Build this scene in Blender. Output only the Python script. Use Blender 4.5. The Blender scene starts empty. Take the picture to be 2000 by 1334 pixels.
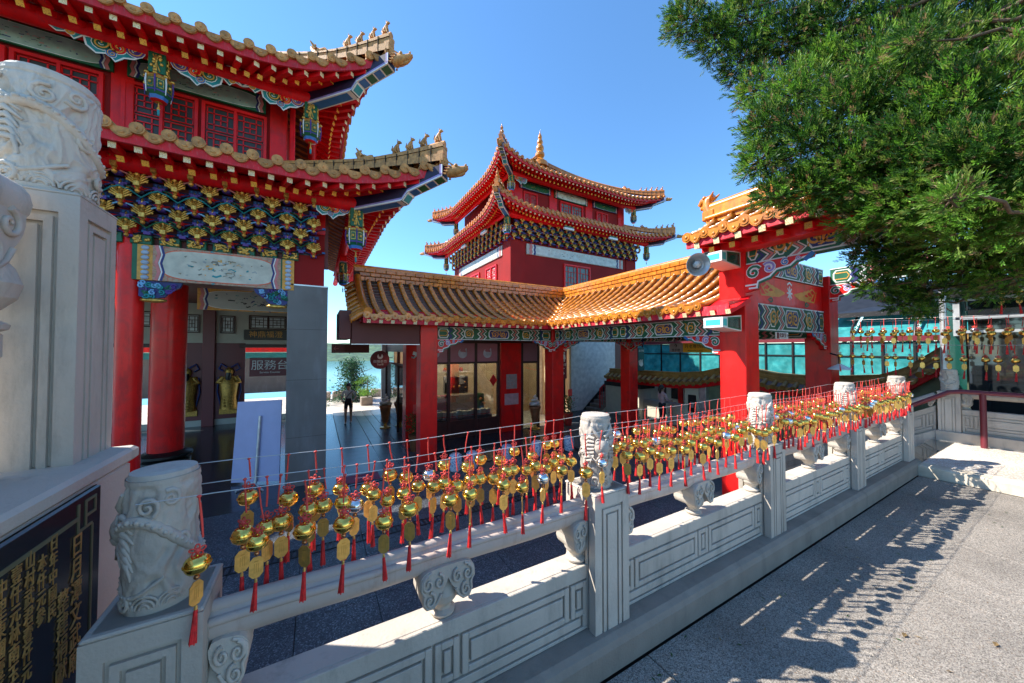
import bpy, math, random
import numpy as np
from mathutils import Vector, Matrix, noise
PI = math.pi; R = math.radians
SC = bpy.context.scene; COL = SC.collection
random.seed(7)

# ------------------------------------------------------------------ camera, sky, sun, exposure
cam = bpy.data.cameras.new('camera'); camo = bpy.data.objects.new('camera', cam); COL.objects.link(camo)
cam.lens = 12.0; cam.sensor_width = 36.0; cam.clip_start = 0.05; cam.clip_end = 9000
YAW = R(29.68)
camo.location = (0, 0, 1.65); camo.rotation_euler = (PI/2 + R(1.29), 0, -YAW)
SC.camera = camo
SUN = Vector((-0.594, 0.391, 0.703)).normalized()
w = bpy.data.worlds.new('World'); SC.world = w; w.use_nodes = True
_s = w.node_tree.nodes.new('ShaderNodeTexSky'); _s.sky_type = 'NISHITA'; _s.sun_disc = False
_s.sun_elevation = R(44.7); _s.sun_rotation = R(-56.6); _s.altitude = 0; _s.air_density = 1.15; _s.dust_density = 0.0; _s.ozone_density = 10.0
_t = w.node_tree.nodes.new('ShaderNodeMix'); _t.data_type = 'RGBA'; _t.blend_type = 'MULTIPLY'; _t.inputs[0].default_value = 1.; _t.inputs[7].default_value = (.93, 1.05, 1., 1)   # white balance of the whole sky
w.node_tree.links.new(_s.outputs[0], _t.inputs[6]); w.node_tree.links.new(_t.outputs[2], w.node_tree.nodes['Background'].inputs[0])
w.node_tree.nodes['Background'].inputs[1].default_value = 0.125
sl = bpy.data.lights.new('sun', 'SUN'); sl.energy = 4.2; sl.angle = R(0.5); sl.color = (1.0, 0.95, 0.87)
so = bpy.data.objects.new('sun', sl); COL.objects.link(so); so.location = (-20, 20, 40)
so.rotation_euler = (-SUN).to_track_quat('-Z', 'Y').to_euler()
SC.view_settings.view_transform = 'Standard'; SC.view_settings.look = 'None'
SC.view_settings.gamma = 1.0; SC.view_settings.exposure = 1.26
SC.cycles.max_bounces = 6; SC.cycles.diffuse_bounces = 4; SC.cycles.glossy_bounces = 3; SC.cycles.transmission_bounces = 4
SC.cycles.sample_clamp_indirect = 6.0; SC.cycles.caustics_reflective = False; SC.cycles.caustics_refractive = False

# ------------------------------------------------------------------ materials
def nd(nt, t, **k):
    n = nt.nodes.new('ShaderNode' + t)
    for a, b in k.items(): setattr(n, a, b)
    return n
def M(name, col, rough=.5, metal=0., var=.18, scale=5., bump=0., bscale=40., coat=0., rnd=.1, col2=None, mask=(.5, .62), trans=0., dirt=None, dscale=2.5, emit=0., spec=.5, det=5.):
    """procedural paint or stone: base colour with two-scale noise, optional second colour in patches, stains and fine relief"""
    m = bpy.data.materials.new(name); m.use_nodes = True; nt = m.node_tree; L = nt.links
    b = nt.nodes['Principled BSDF']
    tc = nd(nt, 'TexCoord'); oi = nd(nt, 'ObjectInfo')
    ad = nd(nt, 'VectorMath', operation='ADD'); L.new(tc.outputs['Object'], ad.inputs[0]); L.new(oi.outputs['Random'], ad.inputs[1])
    no = nd(nt, 'TexNoise'); no.inputs['Scale'].default_value = scale; no.inputs['Detail'].default_value = det; L.new(ad.outputs[0], no.inputs['Vector'])
    mr = nd(nt, 'MapRange'); mr.inputs[1].default_value = .3; mr.inputs[2].default_value = .7; mr.inputs[3].default_value = 1-var; mr.inputs[4].default_value = 1+var
    L.new(no.outputs['Fac'], mr.inputs[0])
    rr = nd(nt, 'MapRange'); rr.inputs[3].default_value = 1-rnd; rr.inputs[4].default_value = 1+rnd; L.new(oi.outputs['Random'], rr.inputs[0])
    mu = nd(nt, 'Math', operation='MULTIPLY'); L.new(mr.outputs[0], mu.inputs[0]); L.new(rr.outputs[0], mu.inputs[1])
    c = nd(nt, 'RGB'); c.outputs[0].default_value = (*col, 1); src = c.outputs[0]
    if col2:
        n2 = nd(nt, 'TexNoise'); n2.inputs['Scale'].default_value = scale*2.3; n2.inputs['Detail'].default_value = 4; L.new(ad.outputs[0], n2.inputs['Vector'])
        m2 = nd(nt, 'MapRange'); m2.inputs[1].default_value = mask[0]; m2.inputs[2].default_value = mask[1]; L.new(n2.outputs['Fac'], m2.inputs[0])
        mx = nd(nt, 'Mix', data_type='RGBA'); L.new(m2.outputs[0], mx.inputs[0]); L.new(src, mx.inputs[6]); mx.inputs[7].default_value = (*col2, 1); src = mx.outputs[2]
    if dirt:
        n3 = nd(nt, 'TexNoise'); n3.inputs['Scale'].default_value = dscale; n3.inputs['Detail'].default_value = 8; n3.inputs['Roughness'].default_value = .7
        mp = nd(nt, 'Mapping'); mp.inputs['Scale'].default_value = (2.2, 2.2, .45); L.new(ad.outputs[0], mp.inputs[0]); L.new(mp.outputs[0], n3.inputs['Vector'])
        m3 = nd(nt, 'MapRange'); m3.inputs[1].default_value = .52; m3.inputs[2].default_value = .74; m3.inputs[4].default_value = .75; L.new(n3.outputs['Fac'], m3.inputs[0])
        mx = nd(nt, 'Mix', data_type='RGBA'); L.new(m3.outputs[0], mx.inputs[0]); L.new(src, mx.inputs[6]); mx.inputs[7].default_value = (*dirt, 1); src = mx.outputs[2]
    vm = nd(nt, 'VectorMath', operation='SCALE'); L.new(src, vm.inputs[0]); L.new(mu.outputs[0], vm.inputs['Scale'])
    L.new(vm.outputs[0], b.inputs['Base Color'])
    b.inputs['Roughness'].default_value = rough; b.inputs['Metallic'].default_value = metal; b.inputs['Specular IOR Level'].default_value = spec
    if coat: b.inputs['Coat Weight'].default_value = coat; b.inputs['Coat Roughness'].default_value = .06
    if trans: b.inputs['Transmission Weight'].default_value = trans
    if emit: b.inputs['Emission Color'].default_value = (*col, 1); b.inputs['Emission Strength'].default_value = emit
    if bump:
        nb = nd(nt, 'TexNoise'); nb.inputs['Scale'].default_value = bscale; nb.inputs['Detail'].default_value = 4; L.new(ad.outputs[0], nb.inputs['Vector'])
        bp = nd(nt, 'Bump'); bp.inputs['Strength'].default_value = bump; bp.inputs['Distance'].default_value = .01; L.new(nb.outputs['Fac'], bp.inputs['Height']); L.new(bp.outputs[0], b.inputs['Normal'])
    return m
def granite(name, cols, scale, rough=.6, joint=None, bump=.4):
    """speckled chip stone: cell noise picks a chip colour"""
    m = bpy.data.materials.new(name); m.use_nodes = True; nt = m.node_tree; L = nt.links; b = nt.nodes['Principled BSDF']
    tc = nd(nt, 'TexCoord'); vo = nd(nt, 'TexVoronoi'); vo.inputs['Scale'].default_value = scale; L.new(tc.outputs['Object'], vo.inputs['Vector'])
    sp = nd(nt, 'SeparateColor'); L.new(vo.outputs['Color'], sp.inputs[0])
    cr = nd(nt, 'ValToRGB'); e = cr.color_ramp; e.interpolation = 'CONSTANT'
    for i, (p_, c_) in enumerate(cols):
        el = e.elements[i] if i < 2 else e.elements.new(p_)
        el.position = p_; el.color = (*c_, 1)
    L.new(sp.outputs[0], cr.inputs[0])
    no = nd(nt, 'TexNoise'); no.inputs['Scale'].default_value = 1.3; no.inputs['Detail'].default_value = 6; L.new(tc.outputs['Object'], no.inputs['Vector'])
    mr = nd(nt, 'MapRange'); mr.inputs[1].default_value = .3; mr.inputs[2].default_value = .7; mr.inputs[3].default_value = .72; mr.inputs[4].default_value = 1.2; L.new(no.outputs['Fac'], mr.inputs[0])
    n4 = nd(nt, 'TexNoise'); n4.inputs['Scale'].default_value = 3.1; n4.inputs['Detail'].default_value = 9; n4.inputs['Roughness'].default_value = .75; n4.inputs['Distortion'].default_value = .8; L.new(tc.outputs['Object'], n4.inputs['Vector'])
    m4 = nd(nt, 'MapRange'); m4.inputs[1].default_value = .58; m4.inputs[2].default_value = .72; m4.inputs[4].default_value = .38; L.new(n4.outputs['Fac'], m4.inputs[0])
    sx4 = nd(nt, 'Mix', data_type='RGBA'); L.new(m4.outputs[0], sx4.inputs[0]); L.new(cr.outputs[0], sx4.inputs[6]); sx4.inputs[7].default_value = (cols[0][1][0]*.8, cols[0][1][1]*.75, cols[0][1][2]*.7, 1)
    vm = nd(nt, 'VectorMath', operation='SCALE'); L.new(sx4.outputs[2], vm.inputs[0]); L.new(mr.outputs[0], vm.inputs['Scale']); L.new(vm.outputs[0], b.inputs['Base Color'])
    b.inputs['Roughness'].default_value = rough
    bp = nd(nt, 'Bump'); bp.inputs['Strength'].default_value = bump; bp.inputs['Distance'].default_value = .004; L.new(sp.outputs[1], bp.inputs['Height']); L.new(bp.outputs[0], b.inputs['Normal'])
    return m
def foliage(name, col, col2, rough=.55):
    m = M(name, col, rough, var=.35, scale=3., rnd=.05, col2=col2, mask=(.42, .62))
    b = m.node_tree.nodes['Principled BSDF']; b.inputs['Subsurface Weight'].default_value = 0
    # thin leaves pass some light
    nt = m.node_tree; tr = nd(nt, 'BsdfTranslucent'); mx = nd(nt, 'MixShader'); mx.inputs[0].default_value = .42
    src = b.inputs['Base Color'].links[0].from_socket; nt.links.new(src, tr.inputs[0])
    nt.links.new(b.outputs[0], mx.inputs[1]); nt.links.new(tr.outputs[0], mx.inputs[2]); nt.links.new(mx.outputs[0], nt.nodes['Material Output'].inputs[0])
    return m
def glassm(name, tint, rough=.02, mixf=.25):
    """window pane: clear body with a mirror-like film"""
    m = bpy.data.materials.new(name); m.use_nodes = True; nt = m.node_tree; L = nt.links
    nt.nodes.remove(nt.nodes['Principled BSDF'])
    t = nd(nt, 'BsdfTransparent'); t.inputs[0].default_value = (*tint, 1); g = nd(nt, 'BsdfGlossy'); g.inputs['Roughness'].default_value = rough
    fr = nd(nt, 'Fresnel'); fr.inputs[0].default_value = 1.6; ma = nd(nt, 'Math', operation='ADD'); ma.inputs[1].default_value = mixf*.4; L.new(fr.outputs[0], ma.inputs[0])
    mx = nd(nt, 'MixShader'); L.new(ma.outputs[0], mx.inputs[0]); L.new(t.outputs[0], mx.inputs[1]); L.new(g.outputs[0], mx.inputs[2]); L.new(mx.outputs[0], nt.nodes['Material Output'].inputs[0])
    return m

m_red = M('red_lacquer', (.82, .011, .009), .38, var=.16, scale=1.5, coat=.12, rnd=.06, bump=.05, bscale=9, spec=.3, dirt=(.3, .01, .012), dscale=1.8, col2=(.62, .02, .018), mask=(.5, .7))
m_redb = M('red_paint_eaves', (.82, .008, .013), .5, spec=.22, var=.18, scale=4, rnd=.12, dirt=(.36, .03, .05), dscale=6)
m_fascia = M('weathered_red_board', (.62, .008, .025), .6, var=.2, scale=6, dirt=(.5, .16, .18), dscale=14)
m_redwall = M('dull_red_plaster', (.30, .012, .011), .75, spec=.25, var=.12, scale=1.2, bump=.05, dirt=(.22, .02, .02), dscale=1)
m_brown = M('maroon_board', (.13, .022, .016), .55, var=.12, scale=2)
m_wood = M('dark_red_wood', (.05, .012, .01), .4, var=.25, scale=6)
m_tile = M('orange_glazed_tile', (.62, .205, .018), .3, var=.28, scale=7, coat=.45, rnd=.2, dirt=(.22, .085, .03), dscale=7, bump=.08)
m_tilew = M('weathered_ochre_tile', (.56, .26, .075), .62, var=.3, scale=12, rnd=.18, dirt=(.14, .09, .06), dscale=10, bump=.4, bscale=60)
m_pan = M('dark_pan_tile', (.11, .04, .014), .45, var=.35, scale=9, coat=.2, bump=.15)
m_mortar = M('black_grout', (.03, .025, .02), .9)
m_cream = M('cream_end_plate', (.85, .72, .42), .5, var=.1, scale=30, col2=(.55, .25, .08), mask=(.56, .6))
m_yel = M('yellow_end_plate', (.85, .42, .04), .5, var=.1, scale=30, col2=(.5, .12, .02), mask=(.56, .6))
m_oldgilt = M('old_gilt', (.4, .23, .05), .4, metal=.6, var=.4, scale=18, rnd=.1, bump=.5, bscale=50); m_gold = M('gilt_carving', (.72, .42, .09), .34, metal=.7, var=.35, scale=25, rnd=.12, dirt=(.22, .1, .03), dscale=20, bump=.3, bscale=70)
m_navy = M('navy_paint', (.02, .03, .16), .5); m_blue = M('blue_paint', (.02, .14, .42), .45); m_sky = M('pale_blue_paint', (.2, .45, .7), .5)
m_teal = M('teal_paint', (.01, .25, .27), .45); m_green = M('green_paint', (.008, .12, .05), .45); m_purp = M('purple_paint', (.1, .04, .26), .5)
m_dpurp = M('dark_violet_paint', (.016, .007, .03), .5); m_pink = M('salmon_paint', (.62, .2, .19), .55); m_white = M('white_paint', (.78, .78, .75), .5, var=.05)
m_ochre = M('ochre_paint', (.72, .34, .05), .5, var=.2, scale=20); m_black = M('black_paint', (.012, .012, .012), .35); m_lav = M('lavender_paint', (.3, .22, .5), .5)
m_cyan = M('cyan_paint', (.05, .5, .5), .4); m_orange = M('orange_red_paint', (.7, .1, .03), .5)
m_stone = M('white_stone', (.535, .47, .395), .65, spec=.3, var=.1, scale=3, dirt=(.27, .24, .2), dscale=3.2, bump=.25, bscale=70)
m_stonep = M('rosy_white_stone', (.56, .46, .395), .6, spec=.3, var=.1, scale=4, dirt=(.36, .23, .17), dscale=5, bump=.2, bscale=60)
m_kerb = M('grey_cement_kerb', (.29, .24, .195), .85, spec=.2, var=.12, scale=5, dirt=(.2, .17, .14), dscale=3, bump=.35, bscale=90)
m_grime = M('dark_grime', (.05, .045, .04), .9)
m_floor = granite('terrace_granite', [(0, (.105, .092, .078)), (.22, (.215, .188, .158)), (.5, (.3, .264, .222)), (.8, (.4, .355, .3)), (.95, (.26, .185, .125))], 230, .75)
m_floor2 = granite('platform_pebble', [(0, (.45, .38, .3)), (.25, (.68, .62, .54)), (.55, (.7, .66, .6)), (.82, (.55, .4, .27))], 95, .55)
m_court = granite('courtyard_granite', [(0, (.03, .034, .04)), (.35, (.06, .066, .075)), (.7, (.1, .108, .12)), (.9, (.2, .21, .22))], 90, .45, bump=.2)
m_hfloor = M('polished_dark_floor', (.035, .04, .046), .16, var=.2, scale=3, bump=.04, bscale=6)
m_deck = M('slate_deck', (.07, .075, .085), .3, var=.3, scale=4, bump=.1, bscale=10)
m_grey = M('grey_cement_panel', (.165, .152, .14), .55, var=.14, scale=1.6, dirt=(.24, .24, .24), dscale=1.2, bump=.06)
m_cream2 = M('cream_wall', (.62, .58, .46), .7, var=.06); m_ivory = M('ivory_wall', (.52, .52, .47), .7, var=.05)
m_cord = M('red_cord', (.78, .07, .05), .6, rnd=.15); m_tassel = M('red_tassel', (.72, .02, .02), .65, rnd=.2, var=.3, scale=60)
m_bell = M('polished_brass', (1., .58, .12), .17, metal=1., var=.12, scale=40, rnd=.14); m_plaque = M('brass_tag', (.85, .5, .13), .36, metal=.7, var=.15, scale=60, rnd=.12)
m_wire = M('galvanised_wire', (.6, .58, .55), .4, metal=.6); m_steel = M('brushed_steel', (.6, .61, .62), .38, metal=.7); m_silver = M('silver_plate', (.92, .88, .8), .16, metal=1., var=.1, rnd=.1); m_olive = M('olive_window_pane', (.05, .05, .042), .35, spec=.4); m_dkmetal = M('dark_metal', (.03, .03, .032), .4, metal=.4)
m_glass = glassm('shop_glass', (.82, .88, .84)); m_mirror = M('dark_glass', (.015, .018, .02), .04, spec=.8, coat=.5)
m_tglass = M('turquoise_window_sheet', (.04, .46, .5), .25, var=.12, scale=1.2, trans=0., dirt=(.1, .42, .42), dscale=2, coat=.3)
m_dkgreen = M('deep_green_sheet', (.006, .06, .045), .2, var=.3, scale=2, coat=.4)
m_bark = M('brown_bark', (.12, .075, .045), .9, var=.35, scale=14, bump=.8, bscale=30)
m_jun = foliage('juniper_green', (.024, .09, .012), (.05, .13, .015)); m_jun2 = foliage('juniper_bright', (.11, .29, .022), (.2, .34, .035)); m_brn = foliage('dry_juniper', (.2, .12, .05), (.32, .22, .1))  # on the juniper the bright green is sunlight put into the leaf colour
m_leaf = foliage('leaf_green', (.035, .11, .025), (.08, .2, .03)); m_pine = foliage('pine_green', (.02, .075, .04), (.05, .13, .05))
m_skin = M('skin', (.5, .29, .2), .5, var=.05); m_hair = M('dark_hair', (.02, .014, .012), .45)
m_maroon = M('maroon_sign', (.16, .02, .03), .4, var=.05); m_rose = M('dusty_rose_film', (.42, .15, .19), .4, var=.05)
m_board = M('pale_violet_board', (.42, .42, .62), .5, var=.04); m_signy = M('yellow_sign', (.75, .42, .02), .5, var=.03); m_signg = M('grey_sign', (.3, .3, .3), .5, var=.03)
m_warm = M('warm_shop_wall', (.55, .42, .26), .6, var=.15, scale=3); m_terra = M('copper_pot', (.32, .12, .05), .4, metal=.3); m_ceram = M('blue_white_ceramic', (.6, .66, .74), .25, var=.1, scale=14, col2=(.15, .22, .42), mask=(.52, .58))

# ------------------------------------------------------------------ mesh builder
V = Vector
class MB:
    def __init__(s): s.v = []; s.f = []; s.m = []; s.s = []
    def add(s, vs, fs, mi=0, sm=False):
        k = len(s.v); s.v.extend([tuple(v) for v in vs])
        for f in fs: s.f.append([i+k for i in f]); s.m.append(mi); s.s.append(sm)
        return s
    def box(s, x0, x1, y0, y1, z0, z1, mi=0):
        return s.add([(x0,y0,z0),(x1,y0,z0),(x1,y1,z0),(x0,y1,z0),(x0,y0,z1),(x1,y0,z1),(x1,y1,z1),(x0,y1,z1)],
                     [(3,2,1,0),(4,5,6,7),(0,1,5,4),(1,2,6,5),(2,3,7,6),(3,0,4,7)], mi)
    def bbox(s, x0, x1, y0, y1, z0, z1, b=.01, mi=0):
        """box with chamfered edges"""
        vs = []; 
        for zi, z, zz in ((0, z0, z0+b), (1, z1, z1-b)):
            pass
        rings = [(b, z0), (0, z0+b), (0, z1-b), (b, z1)]
        for ins, z in rings:
            for (x, y) in ((x0+ins+b, y0+ins), (x1-ins-b, y0+ins), (x1-ins, y0+ins+b), (x1-ins, y1-ins-b), (x1-ins-b, y1-ins), (x0+ins+b, y1-ins), (x0+ins, y1-ins-b), (x0+ins, y0+ins+b)):
                vs.append((x, y, z))
        fs = [tuple(range(7, -1, -1)), tuple(range(24, 32))]
        for r in range(3):
            for i in range(8): fs.append((r*8+i, r*8+(i+1) % 8, (r+1)*8+(i+1) % 8, (r+1)*8+i))
        return s.add(vs, fs, mi)
    def ob(s, c, a, b, d, mi=0):
        """box from centre and three half-axes"""
        c, a, b, d = V(c), V(a), V(b), V(d)
        vs = [c-a-b-d, c+a-b-d, c+a+b-d, c-a+b-d, c-a-b+d, c+a-b+d, c+a+b+d, c-a+b+d]
        return s.add(vs, [(3,2,1,0),(4,5,6,7),(0,1,5,4),(1,2,6,5),(2,3,7,6),(3,0,4,7)], mi)
    def bar(s, p, q, w, h, mi=0, me=None, up=(0,0,1)):
        """square bar p to q; the end face at q gets material me"""
        p, q = V(p), V(q); d = (q-p); dn = d.normalized(); sd = dn.cross(V(up)).normalized()*w/2; u = sd.cross(dn).normalized()*h/2
        vs = [p-sd-u, p+sd-u, p+sd+u, p-sd+u, q-sd-u, q+sd-u, q+sd+u, q-sd+u]
        s.add(vs, [(3,2,1,0),(0,1,5,4),(1,2,6,5),(2,3,7,6),(3,0,4,7)], mi); s.add(vs[4:], [(0,1,2,3)], mi if me is None else me); return s
    def tube(s, path, r, n=8, mi=0, cap=True, sm=True, a0=0., a1=2*PI, up=(0,0,1)):
        path = [V(p) for p in path]; N = len(path); rs = r if isinstance(r, (list, tuple)) else [r]*N
        full = abs(a1-a0-2*PI) < 1e-6; cnt = n if full else n+1; vs = []; prev = None
        for i, p in enumerate(path):
            d = (path[min(i+1, N-1)]-path[max(i-1, 0)]).normalized()
            if prev is None:
                a = V(up).cross(d)
                if a.length < 1e-4: a = V((1,0,0)).cross(d)
                a.normalize()
            else:
                a = prev-d*prev.dot(d); a.normalize()
            prev = a; b = d.cross(a)
            for k in range(cnt):
                t = a0+(a1-a0)*k/n; vs.append(p+(a*math.cos(t)+b*math.sin(t))*rs[i])
        fs = []
        for i in range(N-1):
            for k in range(n):
                k2 = (k+1) % cnt if full else k+1
                fs.append((i*cnt+k, i*cnt+k2, (i+1)*cnt+k2, (i+1)*cnt+k))
        s.add(vs, fs, mi, sm)
        if cap: s.add([vs[i] for i in range(cnt)], [tuple(range(cnt-1, -1, -1))], mi); s.add([vs[(N-1)*cnt+i] for i in range(cnt)], [tuple(range(cnt))], mi)
        return s
    def lathe(s, prof, c=(0,0,0), n=24, mi=0, sm=True, axis='z', mis=None):
        c = V(c); vs = []; m = len(prof)
        for r, h in prof:
            for k in range(n):
                t = 2*PI*k/n; x, y = r*math.cos(t), r*math.sin(t)
                vs.append(c+(V((x,y,h)) if axis == 'z' else V((h,x,y)) if axis == 'x' else V((y,h,x))))
        for i in range(m-1):
            s.add([vs[j] for j in range(i*n, (i+2)*n)], [(k, (k+1) % n, n+(k+1) % n, n+k) for k in range(n)], mi if mis is None else mis[i], sm)
        s.add(vs[:n], [tuple(range(n-1, -1, -1))], mi if mis is None else mis[0]); s.add(vs[-n:], [tuple(range(n))], mi if mis is None else mis[-1]); return s
    def prism(s, poly, o, ux, uy, d, mi=0, ms=None):
        """polygon (list of 2D points) in the plane o+ux,uy extruded by d"""
        o, ux, uy, d = V(o), V(ux), V(uy), V(d); n = len(poly)
        a = [o+ux*p[0]+uy*p[1] for p in poly]; b = [p+d for p in a]
        nr = ux.cross(uy).dot(d); ar = sum(poly[i][0]*poly[(i+1) % n][1]-poly[(i+1) % n][0]*poly[i][1] for i in range(n))
        flip = (nr*ar) < 0
        f0, f1 = tuple(range(n-1, -1, -1)), tuple(range(n))
        s.add(a, [f1 if flip else f0], mi); s.add(b, [f0 if flip else f1], mi)
        sd = [(i, (i+1) % n, n+(i+1) % n, n+i) for i in range(n)]
        if flip: sd = [f[::-1] for f in sd]
        s.add(a+b, sd, mi if ms is None else ms); return s
    def ribbon(s, path, wd, o, ux, uy, d, mi=0):
        """flat strip following a 2D path, raised by d above the plane"""
        o, ux, uy, d = V(o), V(ux), V(uy), V(d); N = len(path); l = []; r = []
        for i in range(N):
            a = path[max(i-1, 0)]; b = path[min(i+1, N-1)]; tx, ty = b[0]-a[0], b[1]-a[1]; q = math.hypot(tx, ty) or 1
            ww = (wd[i] if isinstance(wd, (list, tuple)) else wd)/2; nx, ny = -ty/q*ww, tx/q*ww; p = path[i]
            l.append(o+ux*(p[0]+nx)+uy*(p[1]+ny)+d); r.append(o+ux*(p[0]-nx)+uy*(p[1]-ny)+d)
        s.add(l+r, [(i, i+1, N+i+1, N+i) for i in range(N-1)], mi); return s
    def ell(s, c, rx, ry, rz, nu=10, nv=6, mi=0, sm=True):
        c = V(c); vs = [c+V((0,0,rz))]; fs = []
        for j in range(1, nv):
            t = PI*j/nv
            for k in range(nu): a = 2*PI*k/nu; vs.append(c+V((rx*math.sin(t)*math.cos(a), ry*math.sin(t)*math.sin(a), rz*math.cos(t))))
        vs.append(c-V((0,0,rz))); e = len(vs)-1
        for k in range(nu): fs.append((0, 1+k, 1+(k+1) % nu)); fs.append((e, e-nu+(k+1) % nu, e-nu+k))
        for j in range(nv-2):
            for k in range(nu): a = 1+j*nu; fs.append((a+k, a+nu+k, a+nu+(k+1) % nu, a+(k+1) % nu))
        return s.add(vs, fs, mi, sm)
    def grid(s, P, mi=0, sm=True, flip=False):
        """P: rows of points"""
        n = len(P[0]); vs = [p for r in P for p in r]; fs = []
        for i in range(len(P)-1):
            for k in range(n-1):
                f = (i*n+k, i*n+k+1, (i+1)*n+k+1, (i+1)*n+k); fs.append(f[::-1] if flip else f)
        return s.add(vs, fs, mi, sm)
    def mesh(s, name, mats):
        me = bpy.data.meshes.new(name); me.from_pydata(s.v, [], s.f)
        for m in (mats if isinstance(mats, (list, tuple)) else [mats]): me.materials.append(m)
        me.polygons.foreach_set('material_index', s.m); me.polygons.foreach_set('use_smooth', s.s); me.update(); return me
    def build(s, name, mats, parent=None, **k): return obj(name, s.mesh(name, mats), parent, **k)
WL = {}
def obj(name, me, parent=None, loc=None, rot=None, sc=None):
    """link a mesh; loc is in world space, for parts too (parents carry no rotation)"""
    o = bpy.data.objects.new(name, me); COL.objects.link(o)
    if parent is not None: o.parent = parent; o.matrix_parent_inverse = Matrix.Translation(-WL[parent.name])
    if loc is not None: o.location = loc
    if rot is not None: o.rotation_euler = rot
    if sc is not None: o.scale = sc if hasattr(sc, '__len__') else (sc, sc, sc)
    WL[o.name] = V(loc) if loc is not None else V((0,0,0)); return o
def tag(o, label, cat, group=None):
    o['label'] = label; o['category'] = cat
    if group: o['group'] = group
    return o
def thing(name, label, cat, loc=(0,0,0), group=None):
    o = bpy.data.objects.new(name, None); COL.objects.link(o); o.location = loc; o.empty_display_size = .2; WL[o.name] = V(loc); return tag(o, label, cat, group)
def struct(o, kind='structure'): o['kind'] = kind; return o
def copies(tree, loc, rot=0., sc=1., name=None, label=None, cat=None, group=None):
    """a new thing from a prototype: tree = (thing name, [(part name, mesh, offset, [(sub name, mesh, offset)])])"""
    e = bpy.data.objects.new(name or tree[0], None); COL.objects.link(e); e.location = loc; e.rotation_euler = (0,0,rot) if not hasattr(rot, '__len__') else rot
    e.scale = (sc, sc, sc) if not hasattr(sc, '__len__') else sc; e.empty_display_size = .1
    if label: tag(e, label, cat, group)
    for pn, me, off, subs in tree[1]:
        c = bpy.data.objects.new(pn, me); COL.objects.link(c); c.parent = e; c.location = off
        for sn, sm, so_ in subs:
            d = bpy.data.objects.new(sn, sm); COL.objects.link(d); d.parent = c; d.location = so_
    return e
def text(body, size, mat, name, parent, o, ux, uy, ext=.002, vert=False, align='CENTER', sx=1.):
    """lettering as real thin geometry; o = centre, ux = reading direction, uy = up"""
    cu = bpy.data.curves.new('lettering', 'FONT'); cu.body = '\n'.join(body) if vert else body; cu.size = size; cu.extrude = ext; cu.align_x = align; cu.align_y = 'CENTER'
    cu.resolution_u = 2
    if vert: cu.space_line = .95
    t = bpy.data.objects.new('lettering', cu); COL.objects.link(t); bpy.context.view_layer.update()
    me = bpy.data.meshes.new_from_object(t); bpy.data.objects.remove(t); bpy.data.curves.remove(cu)
    ux, uy = V(ux).normalized(), V(uy).normalized(); n = ux.cross(uy)
    mt = Matrix(((ux[0]*sx, uy[0], n[0], o[0]), (ux[1]*sx, uy[1], n[1], o[1]), (ux[2]*sx, uy[2], n[2], o[2]), (0,0,0,1))); me.transform(mt)
    me.materials.clear(); me.materials.append(mat); return obj(name, me, parent)
def spiral(cx, cy, r, turns=1.6, a0=0., sgn=1, n=26):
    return [(cx+r*(1-.9*i/n)*math.cos(a0+sgn*turns*2*PI*i/n), cy+r*(1-.9*i/n)*math.sin(a0+sgn*turns*2*PI*i/n)) for i in range(n+1)]
X_, Y_, Z_ = V((1,0,0)), V((0,1,0)), V((0,0,1))
# ------------------------------------------------------------------ ground, terrace, courtyard
ZC = -1.45
g = MB(); g.box(-60, 70, -40, 27, -3.0, ZC-.06); g_o = g.build('ground', m_court); struct(g_o)
t = MB(); t.box(-3, 6.9, -8, 1.62, ZC-.05, -.05); t.box(6.9, 13, -8, 1.36, ZC-.05, .06); struct(t.build('terrace_base', m_grime))
tf = bpy.data.objects.new('terrace_floor', None); COL.objects.link(tf); WL['terrace_floor'] = V((0,0,0)); struct(tf)
def slabs(parent, x0, nx, dx, y0, ny, dy, z, th, mat, gap=.006, name='slab', stag=0., skip=None):
    for j in range(ny):
        for i in range(nx):
            a = x0+i*dx+(stag*dx if j % 2 else 0); b = y0+j*dy
            if skip and skip(a, b): continue
            m = MB(); e = random.uniform(-.0012, .0012); m.bbox(a+gap/2, a+dx-gap/2, b+gap/2, b+dy-gap/2, z-th, z+e, .003); m.build(name, mat, parent)
slabs(tf, 1.57-1.05*4, 9, 1.05, 1.275-4.2*2, 2, 4.2, 0, .05, m_floor)
cf = bpy.data.objects.new('courtyard_floor', None); COL.objects.link(cf); WL['courtyard_floor'] = V((0,0,0)); struct(cf)
slabs(cf, -3.62, 12, .86, 1.7, 7, .98, ZC, .05, m_court)
s = MB(); s.box(-6, 7.1, 8.62, 11.5, ZC-.06, ZC+.004); s.box(-20, .66, 8.3, 18.6, ZC-.06, ZC+.002); struct(s.build('hall_floor', m_hfloor))
pv = MB(); pv.box(7.1, 13.6, 4.2, 14, ZC-.06, ZC+.004); struct(pv.build('passage_floor', m_court))
# deck of the passage to the lake: boards with dark joints
dk = bpy.data.objects.new('deck', None); COL.objects.link(dk); WL['deck'] = V((0,0,0)); struct(dk)
for i, (a, b) in enumerate(((.68, 1.55), (1.565, 1.95), (1.965, 2.3), (2.315, 2.9))):
    m = MB(); m.bbox(a, b, 8.7, 18.7, ZC-.05, ZC+.012, .004); m.build('board', m_deck, dk)
# drain grate in the courtyard
m = MB(); m.box(-6, 6, 6.05, 6.07, ZC, ZC+.012); m.box(-6, 6, 6.25, 6.27, ZC, ZC+.012)
for i in range(150): m.box(-6+i*.08, -6+i*.08+.03, 6.07, 6.25, ZC, ZC+.01)
tag(m.build('drain_grate', m_dkmetal), 'dark metal drain grating set across the grey courtyard floor', 'drain')
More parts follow.
